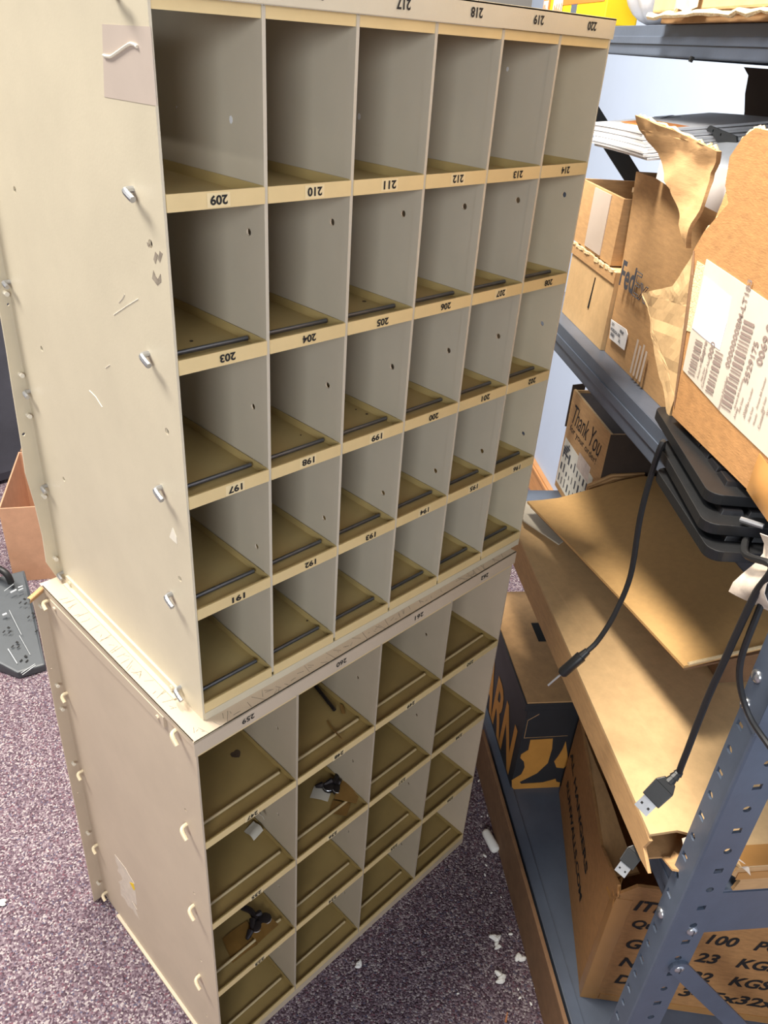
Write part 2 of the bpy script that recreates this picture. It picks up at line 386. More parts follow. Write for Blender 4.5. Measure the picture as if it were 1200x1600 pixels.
for (x, y, z), r_ in [((0.062, 0.0693, 1.4026), 0.0022), ((0.3448, 0.0803, 1.4026), 0.003), ((0.3487, 0.0665, 1.2361), 0.0022), ((0.3465, 0.0883, 1.2361), 0.0014), ((0.2245, 0.0682, 1.2361), 0.0012), ((0.2339, 0.0589, 0.9056), 0.0016)]:
    MB().tube([Vector((x, y, z)), Vector((x, y, z + .0006))], r_, 7).build('dirt_speck', M['stain'], UP)
for (x, y, z), r_ in [((0.1188, 0.0572, 1.6336), 0.004), ((0.1188, 0.1628, 1.6359), 0.001), ((0.3588, 0.1221, 1.6289), 0.004), ((0.5988, 0.0806, 1.6911), 0.003)]:
    MB().plate(circ(y, z, r_, 7, .7), [], lambda a, b, c: Vector((x - c, a, b)), .0004).build('paint_chip', M['paper'], UP)

# ---------------------------------------------------------------- lower cabinet
LO = thing('pigeonhole_cabinet', LW(.36, .23, 0.0), 'lower beige metal pigeonhole cabinet with four columns, standing on the carpet', 'cabinet')
P4 = 0.18; ZL = [0.6643, 0.4531, 0.2446, 0.0345]; ZB = .887
HL = [.80, .565, .355, .145]
def lside(x0): return lambda a, b, c: LW(x0 + c, a, b)
holes = [circ(0.045, z, 0.003, 8) for z in (.70, .49, .29, .10)]
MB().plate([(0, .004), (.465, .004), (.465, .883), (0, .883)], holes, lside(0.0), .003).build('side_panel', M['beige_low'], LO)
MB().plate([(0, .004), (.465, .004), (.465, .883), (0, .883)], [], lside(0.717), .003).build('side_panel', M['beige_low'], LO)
for k in range(1, 4):
    x = k * P4
    mb = MB(); mb.plate([(.001, .02), (.46, .02), (.46, .86), (.001, .86)], [circ(0.05, z, .0034, 8) for z in (.745, .53, .32, .11)], lside(x - .0011), .0022)
    mb.box((x - .0022, 0, .02), (x + .0022, .0125, .86), LW)
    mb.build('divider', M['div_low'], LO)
outer = [(-.020, .872), (-.0185, .80), (-.021, .6), (-.022, .38), (-.025, .02), (-.026, .002), (.745, .002), (.745, .880), (.0, .880), (-.006, .878), (-.013, .868)]
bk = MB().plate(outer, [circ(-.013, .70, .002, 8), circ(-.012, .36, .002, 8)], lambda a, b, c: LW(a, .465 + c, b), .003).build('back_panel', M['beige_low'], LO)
MB().grid(lambda i, j: LW(-.028 + .024 * i, .466 - .016 * math.sin(j * 2.4), .868 + .012 * i + .013 * math.sin(j * 2.6) - .012 * j), 4, 6, .0015).build('torn_corner', M['card'], bk, smooth=True)
for z in (.845, .66, .60, .45, .235, .06):
    MB().tube([LW(-.010, .4655, z), LW(-.010, .457, z)], .0034, 8).build('rivet', M['scratch'], bk)
mb = MB(); mb.box((-.003, -.003, .8585), (.723, .0, .8855), LW); mb.box((-.003, -.003, .8825), (.723, .468, .8855), LW); mb.box((-.003, 0.0, .8745), (-.0002, .46, .8855), LW)
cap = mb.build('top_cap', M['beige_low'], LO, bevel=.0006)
r2 = random.Random(5)
for g in range(4):                                        # scuffs along the exposed top edges
    mb = MB()
    for i in range(17):
        a = r2.uniform(.02, .18) + .17 * g; mb.tube([LW(a, -.0025 + r2.uniform(0, .012), .8857), LW(a + r2.uniform(-.012, .012), r2.uniform(.004, .018), .8857)], .0004, 4)
    mb.build('scuff_mark', M['chip'], cap)
for g in range(2):
    mb = MB()
    for i in range(20):
        a = r2.uniform(.01, .22) + .21 * g; mb.tube([LW(r2.uniform(0, .014), a, .8857), LW(r2.uniform(.008, .024), a + r2.uniform(-.01, .01), .8857)], .0004, 4)
    mb.build('scuff_mark', M['chip'], cap)
for k in range(4):
    text(MB(), str(259 + k), LW(k * P4 + .086, -.003, .8715), LW(-1, 0, 0) - LW(0, 0, 0), (0, 0, -1), .0095, .0215, True).build('number_label', M['black_ink'], cap)
XD = LW(-1, 0, 0) - LW(0, 0, 0)
for k in range(4):
    MB().box((k * P4 + .002, .0005, .852), ((k + 1) * P4 - .002, .003, .8585), LW).build('header_strip', M['lip'], LO)
nl = [247, 235, 223, None]
for r, z in enumerate(ZL):
    for k in range(4):
        x0 = k * P4 + (.0022 if k else .0032); x1 = (k + 1) * P4 - (.0022 if k < 3 else .0032); zf = z - .010
        mb = MB().box((x0, 0, z - .0145), (x1, .002, z), LW).box((x0, .001, zf - .0015), (x1, .46, zf), LW)
        mb.box((x0, .0015, zf), (x0 + .0012, .46, z + .001), LW).box((x1 - .0012, .0015, zf), (x1, .46, z + .001), LW)
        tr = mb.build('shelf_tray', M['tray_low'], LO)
        MB().box((x0, -.0012, z - .0145), (x1, 0, z), LW).build('lip', M['lip'], tr)
        if nl[r]:
            o = LW(k * P4 + .09 + rnd.uniform(-.004, .004), -.0012, z - .009)
            rect(MB(), o, XD, (0, 0, -1), -.0135, -.0062, .0135, .0062, .0003).build('number_sticker', M['clear_sticker'], tr)
            text(MB(), str(nl[r] + k), o, XD, (0, 0, -1), .0088, .021, True, bold=.035).build('number_label', M['black_ink'], tr)
        MB().tube([LW(x0 + .001, .034, zf + .0055), LW(x1 - .008, .034, zf + .0055)], .0026, 8).build('retaining_rod', M['rod_tan'], tr, smooth=True)
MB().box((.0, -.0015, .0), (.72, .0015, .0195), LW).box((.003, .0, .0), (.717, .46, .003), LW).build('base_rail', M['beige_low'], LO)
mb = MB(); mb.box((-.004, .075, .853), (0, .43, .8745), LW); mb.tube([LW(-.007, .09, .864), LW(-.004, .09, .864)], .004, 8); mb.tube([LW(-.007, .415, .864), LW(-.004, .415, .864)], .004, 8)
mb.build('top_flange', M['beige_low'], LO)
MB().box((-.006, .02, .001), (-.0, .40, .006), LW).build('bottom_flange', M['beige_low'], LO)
for z, y in ((.8687, .0383), (.6613, .040), (.4468, .0441), (.2239, .0494)):
    MB().tube(smooth_path([LW(.002, y + .006, z + .004), LW(-.008, y + .005, z + .004), LW(-.0115, y, z + .001), LW(-.0115, y - .010, z - .007)], 3), .0034, 8).build('rod_end', M['rod_cream'], LO, smooth=True)
for z in (.8579, .6422, .4306, .1982, .03):
    MB().tube(smooth_path([LW(.002, .447, z + .003), LW(-.008, .447, z + .003), LW(-.0115, .444, z), LW(-.0115, .436, z - .006)], 3), .0034, 8).build('rod_end', M['rod_cream'], LO, smooth=True)
def lpoly(pts, x, name, m, parent): return MB().plate(pts, [], lambda a, b, c: LW(x - c, a, b), .0004).build(name, m, parent)
rs = lpoly([(0.3595, 0.2606), (0.3344, 0.2619), (0.3144, 0.2616), (0.3009, 0.2528), (0.2846, 0.2472), (0.2841, 0.2273), (0.2889, 0.1686), (0.299, 0.1625), (0.3112, 0.158), (0.2928, 0.1484), (0.3011, 0.1405), (0.2895, 0.1187), (0.3032, 0.1182), (0.3159, 0.1228), (0.3371, 0.1098), (0.349, 0.1198), (0.367, 0.1129), (0.3586, 0.1619), (0.3688, 0.1582), (0.3419, 0.196), (0.3441, 0.2067), (0.3605, 0.2058), (0.351, 0.2273), (0.3607, 0.2355)], 0.0, 'sticker_residue', M['residue'], LO)
lpoly([(0.306, 0.2277), (0.2874, 0.244), (0.2855, 0.2257), (0.2926, 0.2177)], -.0005, 'sticker_scrap', M['yellow'], rs)

# things lying in the bins
def bin_floor(x, y, r): return LW(x, y, ZL[r] - .0099)
ro = thing('metal_clip', bin_floor(.13, .07, 2), 'dark metal clip stuck with brown tape in bin behind number 223, far left column', 'clip')
def clip(root, r, cx, cy, sc_, ang):
    def F(a, b, z):
        c, s = math.cos(ang), math.sin(ang)
        return bin_floor(cx + sc_ * (a * c - b * s), cy + sc_ * (a * s + b * c), r) + Vector((0, 0, z))
    MB().tube(smooth_path([F(-.03, -.008, .006), F(-.012, .0, .009), F(.004, .014, .010), F(.022, .012, .009)], 5), [.003, .004, .005, .006, .007] * 3 + [.006], 8).build('lever', M['dark_metal'], root, smooth=True)
    MB().tube(smooth_path([F(.006, .008, .008), F(.010, .028, .009), F(.004, .048, .007)], 5), .006, 8).build('lever', M['dark_metal'], root, smooth=True)
    for q in (-.002, .020):
        MB().tube([F(q, -.002, z_) for z_ in (.002, .0022, .008, .0095, .0098)], [.009, .0125, .0125, .010, .002], 14).build('disc', M['dark_metal'], root, smooth=True)
        MB().tube([F(q + .0122 * math.cos(t), -.002 + .0122 * math.sin(t), .0085) for t in [-2.6 + i * .16 for i in range(12)]], .0009, 5).build('highlight_arc', M['zinc'], root, smooth=True)  # bright arc drawn as a highlight on the disc edge
    return F
F = clip(ro, 2, .128, .055, 1.0, .05)
MB().grid(lambda i, j: F(-.075 + .055 * i + .015 * j, -.022 + .050 * j - .006 * i, .0012 + .002 * math.sin(3 * i)), 5, 4, .0006).build('tape_scrap', M['old_tape'], ro, smooth=True)
MB().grid(lambda i, j: F(-.02 + .05 * i, -.03 + .024 * j, .0070 + .002 * math.sin(3 * i)), 5, 4, .0006).build('tape_scrap', M['old_tape'], ro, smooth=True)
ro = thing('metal_clip', bin_floor(.32, .07, 1), 'dark metal clip with rings, white tag and brown tape in bin above number 236', 'clip')
F = clip(ro, 1, .332, .082, .9, -1.0)
MB().grid(lambda i, j: F(-.034 + .04 * i, -.036 + .032 * j, .0015 + .002 * math.sin(3 * i)), 5, 4, .0006).build('tag', M['paper_grey'], ro, smooth=True)
MB().grid(lambda i, j: F(.018 + .05 * i, -.03 + .052 * j, .008 + .006 * math.sin(3 * i) * j), 6, 4, .0006).build('tape_scrap', M['old_tape'], ro, smooth=True)
MB().grid(lambda i, j: F(.016 + .04 * i, -.064 + .034 * j, .0022 + .004 * i), 6, 4, .0006).build('tape_scrap', M['old_tape'], ro, smooth=True)
mb = MB(); mb.tube([bin_floor(.3510, .162, 0) + Vector((0, 0, .004)), bin_floor(.3345, .080, 0) + Vector((0, 0, .004))], .0035, 8)
tag(mb.build('pencil', M['dark_metal'], smooth=True), 'thin dark stick lying in the bin under number 260 along the divider', 'stick')
mb = MB(); mb.slab([bin_floor(.340, .066, 0) + Vector((0, 0, .002)), bin_floor(.350, .084, 0) + Vector((0, 0, .004)), bin_floor(.355, .080, 0) + Vector((0, 0, .004)), bin_floor(.345, .062, 0) + Vector((0, 0, .002))], .001)
tag(mb.build('tape_scrap', M['old_tape']), 'small brown tape scrap beside the dark stick under number 260', 'tape')
mb = MB(); mb.tube([bin_floor(.308, .070, 0) + Vector((0, 0, .002)), bin_floor(.301, .047, 0) + Vector((0, 0, .003)), bin_floor(.293, .016, 0) + Vector((0, 0, .012))], .0016, 6)
tag(mb.build('twig', M['old_tape']), 'thin brown sliver across the rod of the bin under number 260', 'sliver')
mb = MB(); mb.plate([(.142 + .009 * math.cos(t), .118 + .008 * math.sin(t) * (1 + .3 * math.sin(3 * t))) for t in [i * .52 for i in range(12)]], [], lambda a, b, c: bin_floor(a, b, 0) + Vector((0, 0, c)), .0004)
mb.build('stain', M['stain'], LO)
wr = thing('plastic_scrap', LW(.172, .11, .50), 'crumpled whitish plastic scrap on divider under number 247', 'scrap')
r2 = random.Random(8)
MB().grid(lambda i, j: LW(.174 - .014 * math.sin(3.1 * j) - .006 * r2.random(), .075 + .05 * i, .555 - .055 * j + .02 * i), 5, 6, .0006).build('flap', M['paper_grey'], wr, smooth=True)
MB().grid(lambda i, j: LW(.150 + .022 * i, .085 + .03 * j, .4465 + .010 * i + .004 * math.sin(5 * j)), 4, 4, .0006).build('flap', M['paper_grey'], wr, smooth=True)

# ---------------------------------------------------------------- shelving unit
SU = thing('shelving_unit', S(.36, .94, 0), 'blue grey slotted steel shelving unit against the pale wall, loaded with cartons', 'shelving')
UF, UE, VF, VB = -.2075, .935, .66, 1.222
T = .004
hole_z = [0.06 + .0423 * k for k in range(0, 40)]
def hole(a, z, k):
    if k % 2: return [(a - .0062, z - .0056), (a + .0062, z - .0044), (a + .0062, z + .0056), (a - .0062, z + .0044)]
    return circ(a, z, .0058, 10)
def post(uc, vc, su, sv):                    # L angle, corner at uc, vc ; flanges run along su, sv
    z0, z1 = .002, 1.80
    mb = MB()
    skip = (1.1123, 1.0693, .646)
    hs = [hole(.0275, z, k) for k, z in enumerate(hole_z) if z0 + .02 < z < z1 - .02 and min(abs(z - q) for q in skip) > .012]
    mb.plate([(.004, z0), (.0385, z0), (.0385, z1), (.004, z1)], hs, lambda a, b, c: S(uc + su * a, vc + sv * c, b), T)
    hs = [hole(.035, z + .004, k) for k, z in enumerate(hole_z) if z0 + .02 < z < z1 - .02 and min(abs(z + .004 - q) for q in (.642, .551)) > .012]
    mb.plate([(.004, z0), (.0570, z0), (.0570, z1), (.004, z1)], hs, lambda a, b, c: S(uc + su * c, vc + sv * a, b), T)
    cs = [(.004, 0), (.0012, .0012), (0, .004), (.004, .004)]
    mb.hexa([S(uc + su * a, vc + sv * b_, z0) for a, b_ in cs] + [S(uc + su * a, vc + sv * b_, z1) for a, b_ in cs])
    return mb.build('post', M['shelf'], SU)
def bolt(par, c, n, r=.0085):
    c = Vector(c); n = Vector(n)
    pts = [c + n * q for q in (0, .0015, .003, .0042, .0048)]
    b_ = MB().tube(pts, [r, r * .97, r * .82, r * .5, r * .12], 14).build('bolt', M['zinc'], par, smooth=True)
    MB().slab([c + n * .0045 + Vector((0, 0, q)) + S(p, 0, 0) * 1.0 for p, q in ((-.0011, -.006), (.0011, -.006), (.0011, .006), (-.0011, .006))], .001).build('slot', M['grey_ink'], b_)
p1 = post(UF, VF, 1, 1)
mb = MB()                                    # upper sleeve where two post lengths overlap
mb.plate([(-.003, 1.048), (.0345, 1.056), (.0385, 1.062), (.0385, 1.80), (-.003, 1.80)], [], lambda a, b, c: S(UF + a, VF - .0035 + c, b), .0035)
mb.plate([(-.003, 1.048), (.052, 1.050), (.057, 1.058), (.057, 1.80), (-.003, 1.80)], [], lambda a, b, c: S(UF - .0035 + c, VF + a, b), .0035)
mb.build('splice_sleeve', M['shelf'], p1)
for z in (1.1123, 1.0693): bolt(p1, S(-.1795, VF - .0035, z), -S(0, 1, 0))
bolt(p1, S(-.1795, VF, .646), -S(0, 1, 0)); bolt(p1, S(UF, .697, .642), -S(1, 0, 0)); bolt(p1, S(UF - .004, .700, .551), -S(1, 0, 0))
post(UE, VF, -1, 1); post(UF, VB, 1, -1); post(UE, VB, -1, -1)
def deck(z, hgt, lip=.0):
    mb = MB().box((UF + .006, VF + .005, z - .004), (UE - .006, VB - .005, z), S)
    d = mb.build('shelf_deck', M['shelf'], SU, bevel=.001)
    a, b_ = UF + .0045, UE - .0045
    for v0, v1, nm in ((VF + .0042, VF + .0072, 'f'), (VB - .0072, VB - .0042, 'b')):
        m2 = MB().box((a, v0, z - hgt), (b_, v1, z), S)
        sgn = 1 if nm == 'f' else -1
        m2.box((a, min(v0, v0 + sgn * .018), z - hgt), (b_, max(v1, v0 + sgn * .018), z - hgt + .003), S)
        if nm == 'f': m2.box((a, v0 - .0022, z - hgt * .62), (b_, v0, z - hgt * .36), S)
        m2.build('beam', M['shelf'], SU, bevel=.0008)
    for u0 in (UF + .0045, UE - .0075):
        hh = hgt * (1.6 if z < 1 and z > .5 else 1)
        MB().box((u0, VF + .008, z - hh), (u0 + .003, VB - .008, z - .004), S).build('beam', M['shelf'], SU)
    return d
d0 = deck(.100, .06); deck(.727, .062); deck(1.25, .058); deck(1.76, .040)
MB().box((UF + .04, VF + .004, .100), (UE - .04, VF + .030, .106), S).build('deck_rim', M['shelf'], d0, bevel=.002)
def brace(p, q, w_, m=M['shelf']):
    p, q = Vector(p), Vector(q); d = (q - p).normalized(); n = S(1, 0, 0); s = d.cross(n).normalized() * w_ / 2
    MB().slab([p - s, q - s, q + s, p + s], .004).tube([p - n * .003, p + n * .003], w_ / 2, 14).build('brace', m, SU)
brace(S(UF - .003, .700, .551), S(UF - .003, .95, .24), .030)
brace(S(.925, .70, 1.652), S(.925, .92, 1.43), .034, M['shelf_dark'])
MB().tube([S(.36, VF - .002, 1.722), S(.36, VF - .004, 1.716)], .003, 6).build('drip', M['slot'], SU)

# ---------------------------------------------------------------- cartons, helper
def carton(root, fr, a0, a1, b0, b1, z0, z1, m, t=.005, top=True, top_m=None):
    mb = MB()
    mb.box((a0, b0, z0), (a1, b0 + t, z1), fr); mb.box((a0, b1 - t, z0), (a1, b1, z1), fr)
    mb.box((a0, b0 + t, z0), (a0 + t, b1 - t, z1), fr); mb.box((a1 - t, b0 + t, z0), (a1, b1 - t, z1), fr)
    mb.box((a0 + t, b0 + t, z0), (a1 - t, b1 - t, z0 + t), fr)
    mb.build('body', m, root)
    if top:
        mid = (b0 + b1) / 2
        MB().box((a0 + t, b0 + t, z1 - t), (a1 - t, mid - .001, z1), fr).build('flap', top_m or m, root)
        MB().box((a0 + t, mid + .001, z1 - t), (a1 - t, b1 - t, z1), fr).build('flap', top_m or m, root)

# ---------------------------------------------------------------- bottom deck
JC = thing('shoe_box', S(.73, .82, .10), 'black and orange printed carton with tan top at the far end of the bottom shelf', 'box')
a0, a1, b0, b1, z0, z1 = .486, .915, .684, .99, .10, .40
MB().box((a0, b0, z0), (a1, b1, z1 - .02), S).build('body', M['shoe_black'], JC, bevel=.002)
MB().box((a0 - .003, b0 - .008, z1 - .022), (a1 + .003, b1 + .003, z1), S).build('lid_edge', M['shoe_black'], JC, bevel=.002)
MB().box((a0, b0 - .004, z1), (a1, .84, z1 + .004), S).build('flap', M['card'], JC)
MB().box((a0, .842, z1), (a1, b1, z1 + .004), S).build('flap', M['card'], JC)
MB().box((.70, .768, z1 + .0041), (.775, .83, z1 + .0048), S).build('tape', M['slot'], JC)
JF = lambda a, b, c: S(.486 - c, a, b)
for poly in [[(0.6824, 0.1335), (0.7037, 0.1536), (0.7088, 0.1798), (0.7035, 0.2011), (0.6921, 0.2148), (0.6919, 0.2277), (0.7079, 0.2421), (0.7075, 0.2775), (0.7637, 0.2794), (0.7684, 0.2437), (0.7665, 0.192), (0.7446, 0.1563), (0.7042, 0.1266), (0.7094, 0.1181), (0.766, 0.1197), (0.7983, 0.1312), (0.8023, 0.12), (0.8125, 0.1166), (0.8147, 0.0944), (0.6895, 0.0949)], [(0.799, 0.2674), (0.7964, 0.2421), (0.79, 0.2167), (0.7826, 0.1963), (0.7922, 0.1745), (0.8118, 0.1706), (0.8216, 0.1886)]]:
    MB().plate(poly, [], JF, .0012).build('print', M['shoe_orange'], JC)
mb = MB(); text(mb, 'BARN', S(.90, .684, .118), S(-1, 0, 0), (0, 0, 1), .16, .385, bold=.03, eps=.0012); mb.build('lettering', M['shoe_orange'], JC)
mb = MB(); mb.tube([S(.4855, .6905, .285), S(.4855, .690, .345), S(.4855, .715, .365)], .0008, 4); mb.tube([S(.4855, .6905, .285), S(.4855, .80, .287)], .0006, 4); mb.build('flap_seam', M['card'], JC)

HC = thing('hanger_carton', HB(.25, .22, .10), 'large brown carton with black weight text on the bottom shelf behind the post', 'box')
hl, hw, hz0, hz = .50, .44, .10, .47
mb = MB(); t = .006
mb.plate([(0, hz0), (hl, hz0), (hl, .372), (.30, .381), (.14, .386), (.07, .42), (.012, .452), (0, .44)], [], lambda a, b, c: HB(a, c, b), t)
mb.plate([(.0, hz0), (hw, hz0), (hw, hz), (.03, hz), (.012, .45), (0, .44)], [], lambda a, b, c: HB(c, a, b), t)
mb.box((0, hw - t, hz0), (hl, hw, hz), HB); mb.box((hl - t, 0.006, hz0), (hl, hw, .372), HB); mb.box((t, t, hz0), (hl - t, hw - t, hz0 + t), HB)
mb.build('body', M['card_orange'], HC)
MB().grid(lambda i, j: HB(.06 + .38 * i, .006 + (.042 * (1 - i) + .003) * j, .40 - .028 * i ** .6 + .03 * j * (1 - i) - .004 * math.sin(9 * i)), 10, 4, .005).build('flap', M['card'], HC, smooth=True)
MB().grid(lambda i, j: HB(-.001 + .05 * i + .006 * math.sin(6 * j), -.0015 + .02 * j * i, .405 + .05 * j - .02 * i), 5, 5, .002).build('torn_corner', M['packing_tape'], HC, smooth=True)
MB().box((-.0008, .0, .10), (-.0002, .030, .43), HB).box((-.0008, -.0008, .10), (.022, -.0002, .42), HB).build('corner_tape', M['packing_tape'], HC)
mb = MB(); mb.box((-.0012, .035, .104), (-.0003, .43, .122), HB); mb.build('bottom_tape', M['packing_tape'], HC)
FX = HB(0, 1, 0) - HB(0, 0, 0); ZZ = Vector((0, 0, 1))
rows = [('ITEM:', .402, None), ('Quantity:', .345, ('100   PCS', .183, .150)), ('G.W.:', .285, ('23   KGS', .178, .150)), ('N.W.:', .224, ('22   KGS', .182, .150)), ('Dim.:', .165, ('34.5x32x26', .178, .230))]
for s_, z, r in rows:
    mb = MB(); text(mb, s_, HB(0, .036 + (.402 - z) * .07, z), FX, ZZ, .031, shear=.22, bold=.03)
    mb.build('lettering', M['black_ink'], HC)
    if r: text(MB(), r[0], HB(0, r[1], z - .012), FX, ZZ, .031, r[2], shear=.22, bold=.03).build('lettering', M['black_ink'], HC)
EX = HB(-1, 0, 0) - HB(0, 0, 0)
mb = MB(); text(mb, 'AL HANGERS', HB(.52 - .03, 0, .250), EX, ZZ, .026, .325, shear=.1, bold=.03); mb.build('lettering', M['black_ink'], HC); mb = MB(); text(mb, 'RUNWALLS.COM', HB(.455, 0, .180), EX, ZZ, .026, .305, shear=.1, bold=.03)
mb.build('lettering', M['black_ink'], HC)
tag(MB().box((-.62, .641, 0.0005), (.66, .650, .132), S).build('cardboard_strip', M['card_dark'], bevel=.002), 'long brown cardboard strip standing on the carpet along the bottom shelf', 'cardboard')

# ---------------------------------------------------------------- second deck
FB = thing('flat_carton', S(.25, .9, .727), 'long flat tan carton with torn open end on the second shelf, under the folded sheet', 'box')
def fb_top(u): return .7845 + max(0, u - .2) * .05
a0, a1, b0, b1, t = -.147, .655, .622, 1.18, .005
ae = -.203
MB().plate([(a0, b0), (a1, b0), (a1, b1), (ae, b1), (ae, .728), (-.165, .712), (a0 - .006, .69), (a0 + .004, .665)], [], lambda a, b, c: S(a, b, fb_top(a) - t + c), t).build('top_panel', M['card_pale'], FB)
MB().plate([(a0, .728), (a1, .728), (a1, fb_top(a1) - t), (a0 + .02, fb_top(a0) - t), (a0 - .004, .775), (a0 + .004, .75), (a0 - .025, .732)], [], lambda a, b, c: S(a, b0 + c, b), t).build('side_panel', M['card'], FB)
MB().box((a0, b1 - t, .728), (a1, b1, fb_top(a0) - t), S).box((a1 - t, b0 + t, .728), (a1, b1 - t, fb_top(a1) - t), S).build('side_panel', M['card'], FB)
MB().box((a0, b0 + t, .7275), (a1 - t, b1 - t, .731), S).build('bottom_panel', M['card'], FB)
MB().plate([(.735, .7280), (b1, .7280), (b1, .779), (.728, .779), (.722, .765), (.74, .75)], [], lambda a, b, c: S(ae + c, a, b), t).build('end_flap', M['card'], FB)
MB().grid(lambda i, j: S(a0 - .002 - .028 * j - .006 * math.sin(14 * i), b0 + .03 + .06 * i, .735 + .012 * j + .01 * i), 6, 3, .003).build('torn_flap', M['card'], FB, smooth=True)
MB().box((ae - .0012, .73, .7845), (ae + .030, 1.16, .7853), S).box((ae - .0014, .73, .755), (ae - .0002, 1.16, .770), S).build('tape', M['packing_tape'], FB)
MB().grid(lambda i, j: S(a0 - .010 - .045 * i - .008 * j + .004 * math.sin(17 * i), .665 + .075 * i, .7853 - .006 * j + .002 * math.sin(23 * i)), 14, 2, .001).build('tape_end', M['glossy_tape'], FB, smooth=True)
mb = MB()
for u in (.08, .30): mb.tube([S(u, b0 + .002, fb_top(u)), S(u + .012, .80, fb_top(u)), S(u + .02, 1.17, fb_top(u))], .0012, 6)
mb.build('crease', M['card_pale'], FB)
mb = MB()
rect(mb, S(ae - .0005, .80, .732), S(0, 1, 0), ZZ, 0, 0, .12, .022); mb.build('sticker', M['sticker'], FB)

SB = thing('brown_carton', S(.38, 1.0, .79), 'dark brown carton on the flat box, hidden below the folded cardboard sheet', 'box')
carton(SB, S, .13, .45, .86, 1.14, .799, .872, M['card_dark'])

FS = thing('folded_cardboard_sheet', S(.4, .9, .86), 'large smooth tan cardboard sheet, folded double, tilted over the flat carton', 'cardboard')
def fs(i, j):                                # i from the near edge to the far edge, j from the aisle inwards
    vl = .72 - .072 * i; v = vl + (1.10 - vl) * j
    un = .04 + .25 * (v - .72); uf = min(.647 + .15 * (v - .648), .664)
    q = min(1, max(0, (v - .70) / .23)); zf = .86 + .055 * q * q * (3 - 2 * q)
    return S(un + (uf - un) * i, v, .925 + (zf - .925) * i + .003 * math.sin(3.1 * i))
MB().grid(lambda i, j: fs(i, j), 14, 12, .005).build('upper_leaf', M['card_gold'], FS, smooth=True)
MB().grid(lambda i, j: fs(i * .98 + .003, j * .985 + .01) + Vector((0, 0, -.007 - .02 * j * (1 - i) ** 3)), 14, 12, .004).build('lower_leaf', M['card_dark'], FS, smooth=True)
MB().tube([fs(0, .02) + Vector((0, 0, .002)), fs(0, .3) + Vector((0, 0, .002)), fs(0, .55) + Vector((0, 0, .002))], .003, 6).build('torn_edge', M['torn'], FS)

GB = MB().plate([(0.7039, 0.6426), (0.6204, 0.6385), (0.5253, 0.6901), (0.5497, 0.7162), (0.5697, 0.9162), (0.7039, 0.8426)], [], lambda a, b, c: S(a, b, .823 + c), .003)
tag(GB.build('board_sheet', M['paper_grey']), 'pale grey board sheet poking out at the far end under the folded cardboard', 'board')
for k in range(3):
    MB_ = MB().plate([(.80, .735), (.80, .868 + .004 * k), (.852, .896 + .004 * k), (.93, .900 + .004 * k), (.93, .735)], [], lambda a, b, c: S(.6735 + .0085 * k + c, a, b), .005)
    tag(MB_.build('flattened_carton', M['card']), ['nearest of three upright cardboard pieces leaning before the thank-you carton', 'middle of three upright cardboard pieces leaning before the thank-you carton', 'rearmost of three upright cardboard pieces touching the thank-you carton'][k], 'cardboard', 'flattened cartons by the thank-you box')

TY = thing('thank_you_carton', S(.83, .95, .727), 'brown carton with thank you lettering and white shipping label on the second shelf', 'box')
a0, a1, b0, b1, z0, z1 = .70, .957, .83, 1.10, .728, 1.0
carton(TY, S, a0, a1, b0, b1, z0, z1, M['card'], top=False)
MB().box((a0 + .001, b0 + .001, z1 - .12), (a1 - .001, b0 + .006, z1 + .002), S).build('flap', M['card_pale'], TY)
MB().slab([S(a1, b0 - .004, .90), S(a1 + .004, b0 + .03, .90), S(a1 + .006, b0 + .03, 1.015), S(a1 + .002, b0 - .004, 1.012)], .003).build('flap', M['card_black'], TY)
MB().box((a0 + .006, b0 + .007, z1 - .010), (a1 - .006, b1 - .006, z1 - .006), S).build('flap', M['card_black'], TY)  # dark sheet added so the open inside reads as shaded
MB().box((a0 - .0015, b0 + .001, z0 + .001), (a0 - .0003, b1, z1), S).build('end_panel', M['card_black'], TY)  # near-end face lies in shadow; that shade is put into its colour
UXd = S(-1, 0, 0)
mb = MB(); text(mb, 'Thank You', S(.935, b0, .925), UXd, ZZ + S(0.1, 0, 0), .050, .20, shear=.3, bold=.0); text(mb, 'for your order!', S(.93, b0, .898), UXd, ZZ, .022, .19, bold=.0); mb.build('lettering', M['black_ink'], TY)
lb = MB().plate([(.952, .745), (.80, .745), (.735, .80), (.735, .87), (.945, .875)], [], lambda a, b, c: S(a, b0 - c, b), .001).build('shipping_label', M['sticker'], TY)
mb = MB(); r2 = random.Random(11)
for k in range(9):
    for q in range(3):
        z = .755 + .034 * q; rect(mb, S(.94 - .022 * k, b0 - .001, z), UXd, ZZ, 0, 0, r2.uniform(.003, .009), r2.uniform(.012, .028))
for k in range(6):
    for q in range(5):
        if r2.random() < .6: rect(mb, S(.94 - .007 * k, b0 - .001, .835 + .007 * q), UXd, ZZ, 0, 0, .006, .006)
mb.build('barcode', M['grey_ink'], lb)
MB().box((.76, b0 - .0016, .845), (.84, b0 - .0006, .885), S).build('tape', M['glossy_tape'], TY)

